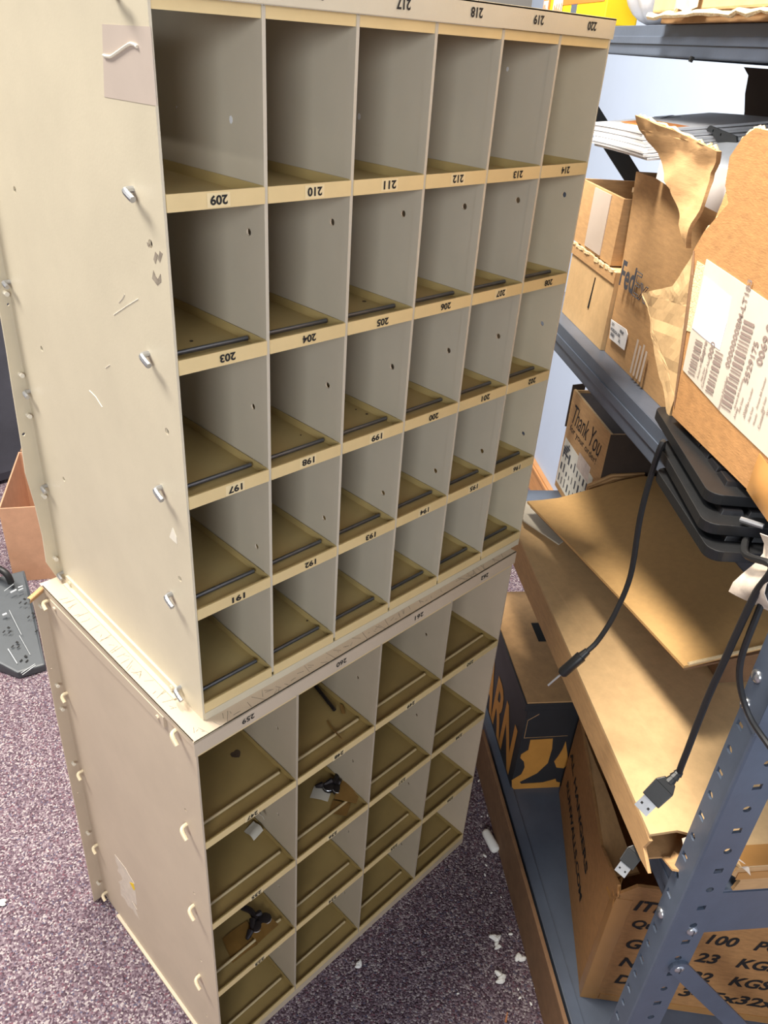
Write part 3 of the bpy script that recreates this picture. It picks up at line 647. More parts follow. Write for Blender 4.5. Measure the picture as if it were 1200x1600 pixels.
# ---------------------------------------------------------------- third deck
C1 = thing('small_carton', S(.65, .83, 1.25), 'small tan carton on the third shelf, lower one left of the printed carton', 'box')
carton(C1, S, .535, .77, .693, .965, 1.2505, 1.392, M['card_pale'])
MB().box((.534, .6905, 1.372), (.772, .6928, 1.392), S).build('tape', M['card'], C1)
mb = MB(); r2 = random.Random(2)
for k in range(24): mb.box((.535 + .0097 * k, .688 + r2.uniform(0, .003), 1.3885 + r2.uniform(-.003, .002)), (.545 + .0097 * k, .694, 1.393 + r2.uniform(-.001, .002)), S)
mb.build('rough_edge', M['torn'], C1)
MB().slab([S(.628, .6925, 1.30), S(.624, .6925, 1.36), S(.6262, .6922, 1.36), S(.634, .6922, 1.30)], .001).build('slit', M['slot'], C1)
C2 = thing('small_carton', S(.66, .83, 1.393), 'small tan carton with open flaps, upper one stacked left of the printed carton', 'box')
carton(C2, S, .570, .80, .693, .965, 1.3955, 1.508, M['card'], top=False)
MB().slab([S(.80, .86, 1.512), S(.60, .86, 1.516), S(.60, .972, 1.522), S(.82, .972, 1.516)], .004).build('flap', M['card_pale'], C2)
MB().slab([S(.700, .76, 1.507), S(.605, .72, 1.512), S(.605, .80, 1.525), S(.695, .80, 1.520)], .005).build('flap', M['card_pale'], C2)
MB().box((.625, .6912, 1.40), (.71, .6928, 1.505), S).build('tape', M['masking'], C2)

FE = thing('printed_carton', S(.33, .85, 1.25), 'brown carton with purple grey courier logo on the third shelf, magazines on top', 'box')
a0, a1, b0, b1, z0, z1 = .16, .53, .70, .97, 1.2505, 1.553
MB().grid(lambda i, j: S(a0 + (a1 + .036 * j ** 2 - a0) * i, .70 - .012 * math.sin(3.1 * i) * j + .004 * math.sin(7 * i) * j, z0 + (z1 - z0 + .02 * (1 - i)) * j), 14, 10, .005).build('front_panel', M['card'], FE, smooth=True)
mb = MB(); mb.hexa([S(a1 - .005, b0 + .006, z0), S(a1, b0 + .006, z0), S(a1, b1, z0), S(a1 - .005, b1, z0), S(a1 + .030, b0 + .006, z1), S(a1 + .035, b0 + .006, z1), S(a1 + .02, b1, z1), S(a1 + .015, b1, z1)])
mb.box((a0, b0 + .008, z0), (a0 + .005, b1, z1), S).box((a0 + .005, b1 - .005, z0), (a1 - .006, b1, z1), S).box((a0 + .005, b0 + .008, z0), (a1 - .006, b1 - .005, z0 + .005), S).box((a0 + .006, b0 + .010, z1 - .03), (a1 - .007, b1 - .007, z1 - .012), S)
mb.build('body', M['card'], FE)
mb = MB(); text(mb, 'Fed', S(.5045, .6885, 1.379), UXd, ZZ, .043, .060, bold=.025, eps=.001); 
mb.build('courier_logo', M['grey_ink'], FE)
mb = MB(); text(mb, 'Ex', S(.4445, .6880, 1.379), UXd, ZZ, .040, .058, bold=.0, eps=.001, outline=.016); mb.build('courier_logo', M['grey_ink'], FE)
mb = MB(); text(mb, 'Part of this', S(.352, .6865, 1.385), UXd, ZZ, .009, bold=.03); mb.build('lettering', M['black_ink'], FE)
st = MB().plate([(.5205, 1.3135), (.510, 1.2822), (.4405, 1.2842), (.4405, 1.312), (.4505, 1.318)], [], lambda a, b, c: S(a, .6955 - c, b), .001).build('sticker', M['paper'], FE)
mb = MB()
for s_, u, z in (('QTY', .512, 1.306), ('0006P', .472, 1.306), ('NORDICA X30', .512, 1.2975), ('SPEED', .508, 1.289), ('XL', .470, 1.289)): text(mb, s_, S(u, .6944, z), UXd, ZZ, .0055, bold=.04)
mb.build('lettering', M['grey_ink'], st)
mb = MB()
for k in range(4): rect(mb, S(.395 - .013 * k, .694, 1.262), UXd, ZZ, 0, 0, .007, .058 - .006 * (k % 2), .002)
mb.build('tape_residue', M['masking'], FE)

MAGC = []
for k in range(9):
    r2 = random.Random(40 + k)
    du, dv = r2.uniform(-.006, .006) + .006 * k, r2.uniform(-.004, .004) + .001 * k
    z = 1.5745 + .0040 * k
    A = [(.76 + du, .690 + dv), (.43 + du, .655 + dv), (.43 + du, .90 + dv), (.76 + du, .925 + dv)]
    sag = lambda u: -.012 * max(0, (u - .60) / .18) ** 2
    mg = thing('magazine', S(.6, .8, z), 'white magazine in the stack on the printed carton, ' + ['bottom one', 'second from the bottom', 'third from the bottom', 'fourth from the bottom', 'middle one', 'fourth from the top', 'third from the top', 'second from the top', 'topmost with orange stripe'][k], 'magazine', 'magazines on the printed carton')
    MB().grid(lambda i, j: S(A[0][0] + (A[1][0] - A[0][0]) * i, A[0][1] + (A[1][1] - A[0][1]) * i + .235 * j, z + .010 * i - .004 * (1 - i) ** 2 + .030 * j), 8, 2, .0034).build('pages', M['paper'], mg)
    if k == 8:
        z += .0046
        MB().grid(lambda i, j: S(.71 - .22 * i, .715 + .05 * j - .02 * i, z + .0104 * (.15 + .66 * i) + .0005 + .128 * (.025 + .05 * j)), 6, 2, .0006).build('cover_stripe', M['orange_ink'], mg)
        mb = MB(); text(mb, 'NEWS', S(.77, .80, z + .0125), UXd, S(0, 1, .128), .04, eps=.001); mb.build('cover_title', M['grey_ink'], mg)

# keyboards, stacked, short ends towards the aisle
def keyboard(lab, un, vn, L, ang, dep, z0, th, r=.016):
    ca, sa = math.cos(ang), math.sin(ang)
    F = lambda a, b, c: S(un + a * ca - b * sa, vn + a * sa + b * ca, z0 + c)
    kb = thing('keyboard', F(L / 2, dep / 2, 0), lab, 'keyboard', 'black keyboards under the torn carton')
    pts = []
    for cx, cy, s0 in ((L - r, dep - r, 0), (r, dep - r, 1), (r, r, 2), (L - r, r, 3)):
        for q in range(6):
            t_ = (s0 + q / 5) * math.pi / 2; pts.append((cx + r * math.cos(t_), cy + r * math.sin(t_)))
    MB().plate(pts, [], F, th).build('case', M['black_plastic'], kb, bevel=.0018)
    for i in range(6):
        for j in range(5):
            a = .022 + (L - .042) * i / 6; b = .024 + .031 * j; d = (L - .042) / 6 - .003
            MB().hexa([F(a, b, th - .001), F(a + d, b, th - .001), F(a + d, b + .028, th - .001), F(a, b + .028, th - .001),
                       F(a + .003, b + .003, th + .0055), F(a + d - .003, b + .003, th + .0055), F(a + d - .003, b + .025, th + .0055), F(a + .003, b + .025, th + .0055)]).build('key', M['key'], kb, bevel=.0008)
    return kb
k3 = keyboard('black keyboard, lowest of the stack of three on the third shelf edge', -.145, .570, .195, .10, .56, 1.2515, .013)
k2 = keyboard('black keyboard, middle one of the stack of three under the torn carton', -.122, .569, .210, .16, .56, 1.2725, .013)
k1 = keyboard('black keyboard, top of the stack of three directly under the torn carton', -.094, .582, .247, .158, .56, 1.2935, .013)
def usb_plug(root, p, d, side, metal=True, s=1.0):
    p = Vector(p); d = Vector(d).normalized(); a = Vector(side); a = (a - d * a.dot(d)).normalized(); b_ = d.cross(a)
    q = lambda x, y, z: p + d * x * s + a * y * s + b_ * z * s
    MB().tube([q(-.018, 0, 0), q(-.012, 0, 0), q(-.0119, 0, 0), q(-.006, 0, 0), q(-.0059, 0, 0), q(.002, 0, 0)], [.0042 * s, .006 * s, .0048 * s, .0065 * s, .0052 * s, .007 * s], 10).build('strain_relief', M['cable'], root)
    MB().hexa([q(.0, -.008, -.005), q(.0, .008, -.005), q(.0, .008, .005), q(.0, -.008, .005), q(.010, -.0135, -.007), q(.010, .0135, -.007), q(.010, .0135, .007), q(.010, -.0135, .007)]).hexa([q(.010, -.0135, -.007), q(.010, .0135, -.007), q(.010, .0135, .007), q(.010, -.0135, .007), q(.034, -.0125, -.0065), q(.034, .0125, -.0065), q(.034, .0125, .0065), q(.034, -.0125, .0065)]).build('plug_housing', M['black_plastic'], root, bevel=.001)
    if metal:
        sh_ = MB().box((.034, -.0095, -.0036), (.052, .0095, .0036), q).build('plug_shell', M['zinc'], root)
        for y in (-.005, .005): MB().box((.042, y - .0014, .0036), (.045, y + .0014, .0039), q).box((.042, y - .0014, -.0039), (.045, y + .0014, -.0036), q).build('plug_hole', M['slot'], sh_)
c1 = smooth_path([(0.5425, -0.3119, 1.281), (0.5175, -0.3165, 1.281), (0.4871, -0.327, 1.304), (0.4956, -0.3203, 1.2543), (0.4993, -0.3197, 1.1839), (0.5044, -0.3263, 1.0892), (0.494, -0.3231, 1.0233), (0.4807, -0.3155, 0.9772), (0.4687, -0.3089, 0.9584)])
MB().tube(c1, .0040, 8).build('cable', M['cable'], k2, smooth=True)
dd = (c1[-1] - c1[-4])
q = c1[-1]; dn = dd.normalized()
MB().tube([q, q + dn * .012, q + dn * .0125, q + dn * .050, q + dn * .054], [.0052, .0065, .0085, .0080, .005], 10).build('plug_housing', M['black_plastic'], k2, smooth=True)
MB().tube([q + dn * .054, q + dn * .080], .0016, 8).build('plug_pin', M['zinc'], k2)
c2 = smooth_path([(0.4452, -0.4705, 1.2695), (0.3769, -0.4935, 1.272), (0.3415, -0.5312, 1.2913), (0.3459, -0.5255, 1.2539), (0.3484, -0.5222, 1.2127), (0.3506, -0.5194, 1.1602), (0.353, -0.5163, 1.1038), (0.3536, -0.5155, 1.0517), (0.3534, -0.5157, 1.0087), (0.3537, -0.5154, 0.9768)] + [(0.3572, -0.515, 0.9639)])
MB().tube(c2, .0040, 8).build('cable', M['cable'], k3, smooth=True)
usb_plug(k3, (0.3466, -0.5114, 0.9525), (-0.0289, 0.0099, -0.0309), (0.0014, -0.013, -0.002))
c3 = smooth_path([S(-.15, .66, 1.285), S(-.19, .62, 1.275), S(-.205, .605, 1.22), S(-.207, .608, 1.15), S(-.225, .625, 1.10), S(-.27, .64, 1.08), S(-.33, .64, 1.07)])
MB().tube(c3, .0036, 8).build('cable', M['cable'], k1, smooth=True)
MB().grid(lambda i, j: S(-.165 - .05 * i, .605 + .012 * math.sin(5 * j + 2 * i), 1.30 - .075 * j + .01 * i), 5, 6, .0008).build('tape', M['glossy_tape'], k1, smooth=True)
MB().tube([S(-.1235, .608, 1.292), S(-.142, .624, 1.294)], .0032, 8).build('plug_pin', M['zinc'], k2)
UC = thing('usb_cable', (0.4263, -0.4819, 0.7161), 'dark USB plug on a short cable hanging below the flat carton at the second shelf', 'cable')
usb_plug(UC, (0.4263, -0.4819, 0.7161), (-0.039, 0.0023, -0.0305), (0.0018, -0.0139, -0.0016), s=.9)
MB().tube(smooth_path([(0.4357, -0.4825, 0.7235), (0.4499, -0.4833, 0.7346), (0.4516, -0.4754, 0.722), (0.5036, -0.4145, 0.722)]), .0034, 8).build('cable', M['cable'], UC, smooth=True)

# torn carton
BX = thing('torn_carton', S(-.1, .8, 1.318), 'big brown carton with ripped open top and large shipping label, lying on the keyboards', 'box')
face = [(0.0962, 1.3165), (0.111, 1.3809), (0.1272, 1.4512), (0.1527, 1.5145), (0.1386, 1.5405), (0.1009, 1.5794), (0.1186, 1.5959), (0.1258, 1.6256), (0.1095, 1.6473), (0.0887, 1.6588), (0.0623, 1.6588), (-0.06, 1.672), (-0.162, 1.63), (-0.162, 1.3165)]
MB().plate(face, [], lambda a, b, c: S(a, .62 + c, b), .006).build('front_panel', M['card_orange'], BX)
MB().hexa([S(-.161, .626, 1.3165), S(.10, .626, 1.3165), S(.10, 1.06, 1.3165), S(-.161, 1.06, 1.3165), S(-.161, .626, 1.3225), S(.10, .626, 1.3225), S(.10, 1.06, 1.3225), S(-.161, 1.06, 1.3225)]).build('bottom_panel', M['card'], BX)
MB().box((.10, .627, 1.3165), (.106, 1.06, 1.50), S).build('end_panel', M['card'], BX)
MB().box((-.162, .627, 1.3165), (-.156, 1.06, 1.62), S).build('end_panel', M['card'], BX)
MB().box((-.162, 1.06, 1.3165), (.106, 1.066, 1.56), S).build('back_panel', M['card'], BX)
flap = [(0.2849, 1.4247), (0.2031, 1.4573), (0.1899, 1.4752), (0.1698, 1.5078), (0.1471, 1.4455), (0.1167, 1.3342), (0.1172, 1.3014), (0.1737, 1.3387), (0.228, 1.3845)]
MB().plate(flap, [], lambda a, b, c: S(a, .630 + c, b), .005).build('torn_flap', M['card_pale'], BX, crumple=(.004, 22, S(0, 1, 0)))
peak = [(0.3663, 1.648), (0.3644, 1.6305), (0.3281, 1.6059), (0.2845, 1.5714), (0.2353, 1.5393), (0.1975, 1.5083), (0.1963, 1.531), (0.1979, 1.5635), (0.2115, 1.5977), (0.2095, 1.623), (0.2273, 1.6269), (0.2777, 1.635), (0.3251, 1.6421)]
def pk(a, b, c): return S(a, .640 + c + .10 * max(0, b - 1.50) - .35 * max(0, a - .17) * max(0, b - 1.45) * 4 + .006 * math.sin(40 * b), b)
MB().plate(peak, [], pk, .006).build('torn_flap', M['card'], BX, smooth=True, crumple=(.007, 24, S(0, 1, 0)))
peak2 = [(0.1885, 1.6004), (0.17, 1.6087), (0.1598, 1.5972), (0.1187, 1.5768), (0.1359, 1.5578), (0.1572, 1.5371), (0.1708, 1.5124), (0.1747, 1.5427), (0.1752, 1.5669)]
MB().plate(peak2, [], lambda a, b, c: S(a, .628 + c + .25 * max(0, b - 1.47), b), .006).build('torn_flap', M['card_orange'], BX, smooth=True, crumple=(.006, 24, S(0, 1, 0)))
def jag(pts, par, v, r0=.0025):
    r2 = random.Random(len(pts)); P = []
    for i in range(len(pts) - 1):
        for k in range(8):
            t_ = k / 8; P.append((pts[i][0] + (pts[i + 1][0] - pts[i][0]) * t_ + r2.uniform(-.002, .002), pts[i][1] + (pts[i + 1][1] - pts[i][1]) * t_ + r2.uniform(-.002, .002)))
    MB().tube([v(a, b, .003) for a, b in P], [r0 * r2.uniform(.5, 1.3) for _ in P], 6).build('torn_edge', M['torn'], par)
jag([(0.1386, 1.5405), (0.1009, 1.5794), (0.1186, 1.5959), (0.1258, 1.6256), (0.1095, 1.6473), (0.0887, 1.6588), (0.0623, 1.6588), (-0.06, 1.672), (-0.162, 1.63)], BX, lambda a, b, c: S(a, .62 + c, b))
jag([(0.3644, 1.6305), (0.3663, 1.648), (0.3251, 1.6421), (0.2777, 1.635), (0.2273, 1.6269), (0.2095, 1.623)], BX, pk)
MB().tube([S(a, .6192, b) for a, b in [(0.1493, 1.5153), (0.1367, 1.4886), (0.1216, 1.4364), (0.1077, 1.3821), (0.0954, 1.3295)]], [.001, .003, .003, .0025, .001], 6).build('slit', M['card_dark'], BX)
MB().plate([(0.1353, 1.5062), (0.1125, 1.5057), (0.107, 1.4652), (0.0969, 1.4281), (0.1266, 1.4224), (0.1287, 1.4507)], [], lambda a, b, c: S(a, .62 - c, b), .0008).build('scuffed_area', M['torn'], BX)
lb = MB().plate([(0.114, 1.5137), (0.041, 1.51), (-0.0305, 1.5054), (-0.0819, 1.501), (-0.157, 1.3628), (-0.1158, 1.3644), (-0.0145, 1.3681), (0.0983, 1.3788), (0.1033, 1.4177)], [], lambda a, b, c: S(a, .6198 - c, b), .0010).build('shipping_label', M['label'], BX)
MB().plate([(0.1076, 1.4954), (0.037, 1.4893), (0.0308, 1.4615), (0.0289, 1.43), (0.0702, 1.4306), (0.1029, 1.4326)], [], lambda a, b, c: S(a, .6188 - c, b), .0006).build('label_patch', M['label_pale'], lb)
LX = Vector((0.037, 0.0479, 0.9982)); LY = Vector((0.6104, 0.7898, -0.0605)); LO_ = lambda p: S(p[0], .6188, p[1])
mb = MB()
for s_, p, h in [('0000000BM-LT183', (-0.0012, 1.4187), 0.0095), ('Expre', (0.0549, 1.4053), 0.01), ('000', (0.0396, 1.4143), 0.01), ('5529175', (-0.0441, 1.4174), 0.01), ('0069 0', (-0.0584, 1.4428), 0.012), ('Container No', (0.0402, 1.3782), 0.0045), ('Invoice Number', (-0.0071, 1.3705), 0.0045), ('Airway', (-0.0428, 1.3745), 0.0045)]: text(MB(), s_, LO_(p), LX, LY, h, bold=.02).build('lettering', M['label_ink'], lb)
r2 = random.Random(4)
for p, ln, h in [((0.0658, 1.3829), 0.0441, 0.018), ((0.0155, 1.3786), 0.0491, 0.018), ((-0.0293, 1.3771), 0.1017, 0.022)]:
    x = 0; mb = MB()
    while x < ln:
        w_ = r2.choice((.0016, .0026, .004)); rect(mb, LO_(p), LX, LY, x, 0, x + w_, h); x += w_ + r2.choice((.0016, .0026))
    mb.build('barcode', M['label_ink'], lb)
for p, n in [((0.0556, 1.3836), 2), ((-0.0372, 1.3838), 3), ((-0.0597, 1.3823), 4), ((-0.0758, 1.4009), 4)]:
    mb = MB()
    for k in range(n):
        text(mb, ('Airway Bill Number', 'Ship Date', 'Weight', 'Contents')[k % 4], LO_(p) - LY * .010 * k, LX, LY, .0042, bold=.02)
    mb.build('fine_print', M['label_ink'], lb)
MB().grid(lambda i, j: S(-.105 - .055 * i, .6175 - .006 * math.sin(3.1 * i) * math.sin(3.1 * j), 1.318 + .045 * j - .01 * i), 6, 6, .0012).build('tape', M['packing_tape'], BX, smooth=True)

tag(MB().grid(lambda i, j: S(.425 - .20 * i, .69 + .22 * j, 1.575 + .055 * j + .018 * math.sin(3.1 * min(1, j * 1.2)) + .006 * math.sin(5 * i)), 8, 8, .006).build('padded_mailer', M['mailer'], smooth=True), 'shiny grey padded mailer lying behind the ripped flap on the printed carton', 'mailer')
tag(MB().grid(lambda i, j: S(.42 - .215 * i, .676 - .004 * math.sin(3 * i), 1.562 + .052 * j - .012 * i), 6, 4, .003).build('printed_envelope', M['paper'], smooth=True), 'white printed envelope showing through the rip of the torn carton', 'envelope')
BR = thing('metal_bracket', S(.42, .76, 1.60), 'black metal bracket with holes lying on the grey mailer behind the torn carton', 'bracket')
MB().plate([(0.475, 1.6271), (0.4649, 1.6351), (0.3793, 1.6287), (0.3629, 1.6078), (0.3807, 1.6091), (0.4302, 1.6157), (0.4529, 1.6257)], [[(0.4529, 1.629), (0.4523, 1.6306), (0.4507, 1.6312), (0.4491, 1.6306), (0.4485, 1.629), (0.4491, 1.6274), (0.4507, 1.6268), (0.4523, 1.6274)], [(0.4267, 1.6263), (0.4261, 1.6279), (0.4245, 1.6285), (0.4229, 1.6279), (0.4223, 1.6263), (0.4229, 1.6247), (0.4245, 1.6241), (0.4261, 1.6247)]], lambda a, b, c: S(a, .76 + c, b), .003).build('web', M['shelf_dark'], BR)
MB().slab([S(.475, .763, 1.607), S(.365, .763, 1.609), S(.365, .80, 1.618), S(.475, .80, 1.616)], .003).build('flange', M['shelf_dark'], BR)

DK = thing('shaded_carton', S(.55, 1.09, 1.25), 'tall carton, coloured dark as in shade, standing at the back of the third shelf, near the wall', 'box')
r2 = random.Random(9)
edge = [(.745 + r2.uniform(-.006, .006) + max(0, z - 1.55) * .42, z) for z in [1.252 + .03 * k for k in range(16)]]
MB().plate([(.36, 1.252)] + edge + [(.83, 1.715), (.36, 1.715)], [], lambda a, b, c: S(a, .985 + c, b), .006).build('front_panel', M['card_black'], DK)  # cardboard in shadow, with the shade painted into the board colour
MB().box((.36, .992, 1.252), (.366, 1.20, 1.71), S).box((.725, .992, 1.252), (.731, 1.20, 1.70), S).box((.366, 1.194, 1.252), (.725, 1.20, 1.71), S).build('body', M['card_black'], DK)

# ---------------------------------------------------------------- top deck
YB = thing('yellow_box', S(.9, .78, 1.76), 'yellow and orange box standing on the far end of the top shelf', 'box')
a0, a1, b0, b1, z0, z1 = .742, 1.125, .6605, .722, 1.7605, 1.95
MB().box((a0, b0, z0), (a1, b1, z1), S).build('body', M['yellow'], YB, bevel=.003)
rect(MB(), S(1.124, b0, z0), UXd, ZZ, 0, .0, .05, .05).build('print', M['red_orange'], YB)
rect(MB(), S(1.00, b0, z0), UXd, ZZ, .0, .036, .25, .055).build('print', M['red_orange'], YB)
mb = MB(); r2 = random.Random(6)
for x0, x1 in ((1.12, 1.085), (1.05, .985)):
    rect(mb, S(x0, b0, z0 + .002), UXd, ZZ, 0, 0, x0 - x1, .045, .0014)
mb.build('sticker', M['label'], YB)
for x0, x1 in ((1.12, 1.085), (1.05, .985)):
    x = x0 - .004; mb = MB()
    while x > x1 + .006: rect(mb, S(x, b0, z0 + .004), UXd, ZZ, 0, 0, .003, r2.uniform(.02, .04), .002); x -= .0075
    mb.build('fine_print', M['red_orange'], YB)
def bagp(i, j):
    a = 2 * math.pi * i; h = j * math.pi
    r_ = math.sin(h) ** .7; q = .5 - .5 * math.cos(h)
    w_ = 1 + .10 * math.sin(5 * a + 4 * q) + .07 * math.sin(9 * a - 7 * q)
    return S(.645 + .082 * r_ * w_ * math.cos(a), .725 + .060 * r_ * w_ * math.sin(a), 1.7615 + .18 * q * (1 + .05 * math.sin(4 * a)))
tag(MB().grid(bagp, 40, 16).build('plastic_bag', M['bag'], smooth=True), 'crumpled white plastic bag on the top shelf between yellow box and carton', 'bag')
TC = thing('top_carton', S(.2, .85, 1.76), 'tan taped carton with ragged lower edge on the top shelf at right', 'box')
MB().box((-.15, .640, 1.7725), (.485, 1.05, 1.96), S).build('body', M['card_pale'], TC, bevel=.003)
mb = MB(); r2 = random.Random(12)
P = [(.485 - .022 * k, .637 + r2.uniform(-.003, .003), 1.7685 + r2.uniform(-.002, .002)) for k in range(29)]
mb.tube([S(*p) for p in P], [.0042 * r2.uniform(.6, 1.3) for _ in P], 6); mb.build('torn_edge', M['torn'], TC)
MB().box((-.15, .65, 1.7605), (.47, 1.04, 1.7722), S).build('bottom_flap', M['card'], TC)
MB().grid(lambda i, j: S(.40 - .07 * i, .636 - .002 * math.sin(9 * i), 1.772 + .10 * j + .004 * math.sin(8 * i)), 6, 4, .0008).build('tape', M['glossy_tape'], TC, smooth=True)

# ---------------------------------------------------------------- left background
UPS = thing('power_strip_unit', (.15, 1.4, 0), 'dark grey surge protector block with rows of outlets on the carpet behind the cabinet', 'power unit')
nl_, nr_, fr_, f2, fl_, l2 = Vector((.099, 1.243, .03)), Vector((.176, 1.226, .03)), Vector((.2521, 1.478, .12)), Vector((.285, 1.60, .125)), Vector((-.03, 1.66, .125)), Vector((-.02, 1.50, .085))
top = [nl_, nr_, fr_, f2, fl_, l2]; bot = [Vector((p.x + .002, p.y + .003, .001)) for p in top]
MB().add(bot + top, [tuple(range(5, -1, -1)), tuple(range(6, 12))] + [(i, (i + 1) % 6, 6 + (i + 1) % 6, 6 + i) for i in range(6)]).build('case', M['ups'], UPS, bevel=.006)
def TP(px, py): return Vector((px, py, 0))
for p, dx, dy in [((0.2193, 1.4541, 0.1106), (0.0041, -0.0083, -0.0025), 0), ((0.2177, 1.3952, 0.0908), (0.0041, -0.0082, -0.0024), 0), ((0.2147, 1.3387, 0.0716), (0.0041, -0.008, -0.0024), 0), ((0.1357, 1.3849, 0.0813), (0.004, -0.008, -0.0024), 0), ((0.1346, 1.3264, 0.0616), (0.004, -0.0079, -0.0023), 0), ((0.1344, 1.2711, 0.0431), (0.004, -0.0078, -0.0023), 0)]:
    o = Vector(p); n = Vector((-0.0699, -0.3167, 0.9459)); X = Vector(dx).normalized(); Y = n.cross(X)
    mb = MB()
    for a, b_, w_, h_ in ((-.004, .010, .0042, .0032), (-.006, -.008, .0018, .0048), (.009, -.001, .0018, .0052)):
        mb.slab([o + X * (a + s1 * w_) + Y * (b_ + s2 * h_) for s1, s2 in ((-1, -1), (1, -1), (1, 1), (-1, 1))], .0012)
    mb.build('outlet', M['slot'], UPS)
for p, q, r_ in [((0.1107, 1.3274, 0.0602), (0.1114, 1.2694, 0.0408), 0.0013), ((0.1065, 1.2354, 0.0291), (0.1519, 1.2419, 0.0346), 0.001), ((0.1071, 1.2286, 0.0268), (0.1521, 1.237, 0.033), 0.001), ((0.2012, 1.5041, 0.126), (0.2209, 1.5058, 0.1281), 0.003), ((0.2286, 1.5104, 0.1302), (0.243, 1.5092, 0.1308), 0.002), ((0.2249, 1.4998, 0.1263), (0.24, 1.5, 0.1275), 0.002), ((0.1468, 1.4413, 0.101), (0.1595, 1.4406, 0.1017), 0.004), ((0.1884, 1.5198, 0.1303), (0.2224, 1.5289, 0.1359), 0.0008), ((0.1708, 1.4478, 0.1049), (0.1635, 1.3516, 0.0722), 0.0006), ((0.1572, 1.3521, 0.0719), (0.1546, 1.2765, 0.0464), 0.0006)]:
    MB().tube([Vector(p), Vector(q)], r_, 6).build('marking', M['ups_mark'], UPS)
MB().tube(smooth_path([(0.165, 1.6358, 0.16), (0.1937, 1.595, 0.18), (0.2069, 1.5616, 0.18), (0.2158, 1.5451, 0.165), (0.2204, 1.5446, 0.135)]), .011, 10).build('cord', M['cable'], UPS, smooth=True)

LB = thing('open_carton', (.2, 1.95, 0), 'open brown carton on the carpet behind the cabinets at left', 'box')
def LF(a, b_, z): return Vector((.383 + a * .859 + b_ * .512, 1.674 - a * .512 + b_ * .859, z))
carton(LB, LF, -.115, .30, 0, .42, .001, .30, M['card_rosy'], top=False)
MB().slab([LF(-.11, .424, .300), LF(.30, .424, .300), LF(.30, .50, .40), LF(-.06, .50, .40)], .005).build('flap', M['card_dark'], LB)
SC = thing('upright_case', (.3, 2.45, 0), 'dark grey upright case behind the open carton at the left edge', 'case')
MB().box((-.5, 2.42, .01), (.85, 2.75, 1.35)).build('body', M['suitcase'], SC, bevel=.05)
MB().tube([(.42, 2.415, .1), (.44, 2.41, .7), (.42, 2.415, 1.25)], .012, 8).build('trim', M['key'], SC, smooth=True)
MB().box((-.4, 2.405, .95), (.38, 2.43, .97)).build('trim', M['key'], SC)

# ---------------------------------------------------------------- floor litter
r2 = random.Random(21)
p0, p1_ = Vector((.754, -.034, .011)), Vector((.729, -.092, .011))
tag(MB().tube([p0 + (p1_ - p0) * q for q in (0, .05, .15, .5, .85, .95, 1)], [.004, .009, .0115, .0118, .0125, .0105, .005], 14).build('foam_peanut', M['foam'], smooth=True), 'white rounded foam packing piece on the carpet between cabinet and shelf', 'foam')
crumbs = [(0.5615, -0.2283, 0.01), (0.548, -0.2392, 0.007), (0.5664, -0.2933, 0.009), (0.4973, -0.2883, 0.01), (0.5958, -0.2451, 0.005), (0.5075, -0.3327, 0.003), (0.4981, -0.3438, 0.004), (0.5413, -0.3537, 0.004), (0.7029, -0.0782, 0.005), (0.6871, -0.0971, 0.0035), (0.6649, -0.1097, 0.0035), (0.801, -0.0071, 0.0035), (0.8034, -0.018, 0.0035), (0.7851, 0.001, 0.003), (0.6393, -0.1543, 0.003), (0.6463, -0.1739, 0.0025), (0.8669, 0.0835, 0.004), (0.4052, -0.2501, 0.003), (0.5076, -0.366, 0.004), (0.2912, -0.0658, 0.007), (-0.2165, 0.5715, 0.008)]
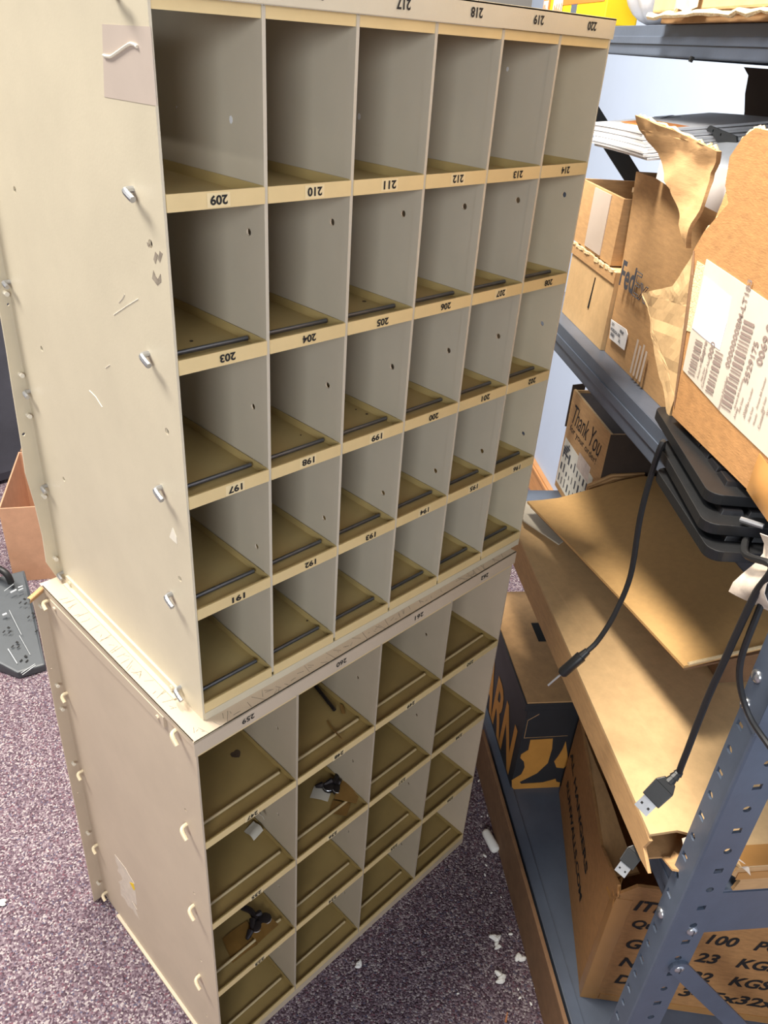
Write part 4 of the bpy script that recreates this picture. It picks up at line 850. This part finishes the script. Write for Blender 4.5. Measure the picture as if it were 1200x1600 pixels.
names = ['largest three-lobed white foam crumb on the aisle carpet, midway along the cardboard strip', 'small white foam crumb right below the three-lobed one on the aisle carpet', 'rough white foam crumb on the aisle carpet, closest to the cardboard strip', 'heart-shaped white foam crumb on the aisle carpet, nearest the camera of the bigger ones', 'tiny white foam speck on the dark aisle carpet beside the cardboard strip', 'tiny white foam speck on the dark aisle carpet beside the cardboard strip', 'tiny white foam speck on the dark aisle carpet beside the cardboard strip', 'tiny white foam speck on the dark aisle carpet beside the cardboard strip', 'tiny white foam speck on the dark aisle carpet beside the cardboard strip', 'tiny white foam speck on the dark aisle carpet beside the cardboard strip', 'tiny white foam speck on the dark aisle carpet beside the cardboard strip', 'tiny white foam speck on the dark aisle carpet beside the cardboard strip', 'tiny white foam speck on the dark aisle carpet beside the cardboard strip', 'tiny white foam speck on the dark aisle carpet beside the cardboard strip', 'tiny white foam speck on the dark aisle carpet beside the cardboard strip', 'tiny white foam speck on the dark aisle carpet beside the cardboard strip', 'tiny white foam speck on the dark aisle carpet beside the cardboard strip', 'tiny white foam speck on the dark aisle carpet beside the cardboard strip', 'tiny white foam speck on the dark aisle carpet beside the cardboard strip', 'flat white foam crumb on the carpet in front of the lower cabinet', 'white scrap on the carpet at the left edge, left of the cabinets']
for (x, y, r_), lab in zip(crumbs, names):
    bm_ = MB()
    for k in range(3 if r_ > .006 else 1):
        c = Vector((x + r2.uniform(-r_, r_) * .8, y + r2.uniform(-r_, r_) * .8, r_ * .55)); 
        ang = r2.uniform(0, 3)
        d = Vector((math.cos(ang), math.sin(ang), r2.uniform(-.1, .3))) * r_
        bm_.tube([c - d, c - d * .4, c + d * .4, c + d], [r_ * .25, r_ * .6, r_ * .5, r_ * .2], 7)
    o = tag(bm_.build('foam_crumb', M['foam']), lab, 'foam crumb', 'foam crumbs on the carpet')
tag(MB().hexa([Vector((.437, -.352, .001)), Vector((.455, -.344, .001)), Vector((.4555, -.346, .001)), Vector((.438, -.356, .001)), Vector((.437, -.352, .004)), Vector((.455, -.344, .003)), Vector((.4555, -.346, .003)), Vector((.438, -.356, .004))]).build('wood_splinter', M['wood_chip']), 'small reddish wood splinter on the carpet near the bottom of the photo', 'splinter')
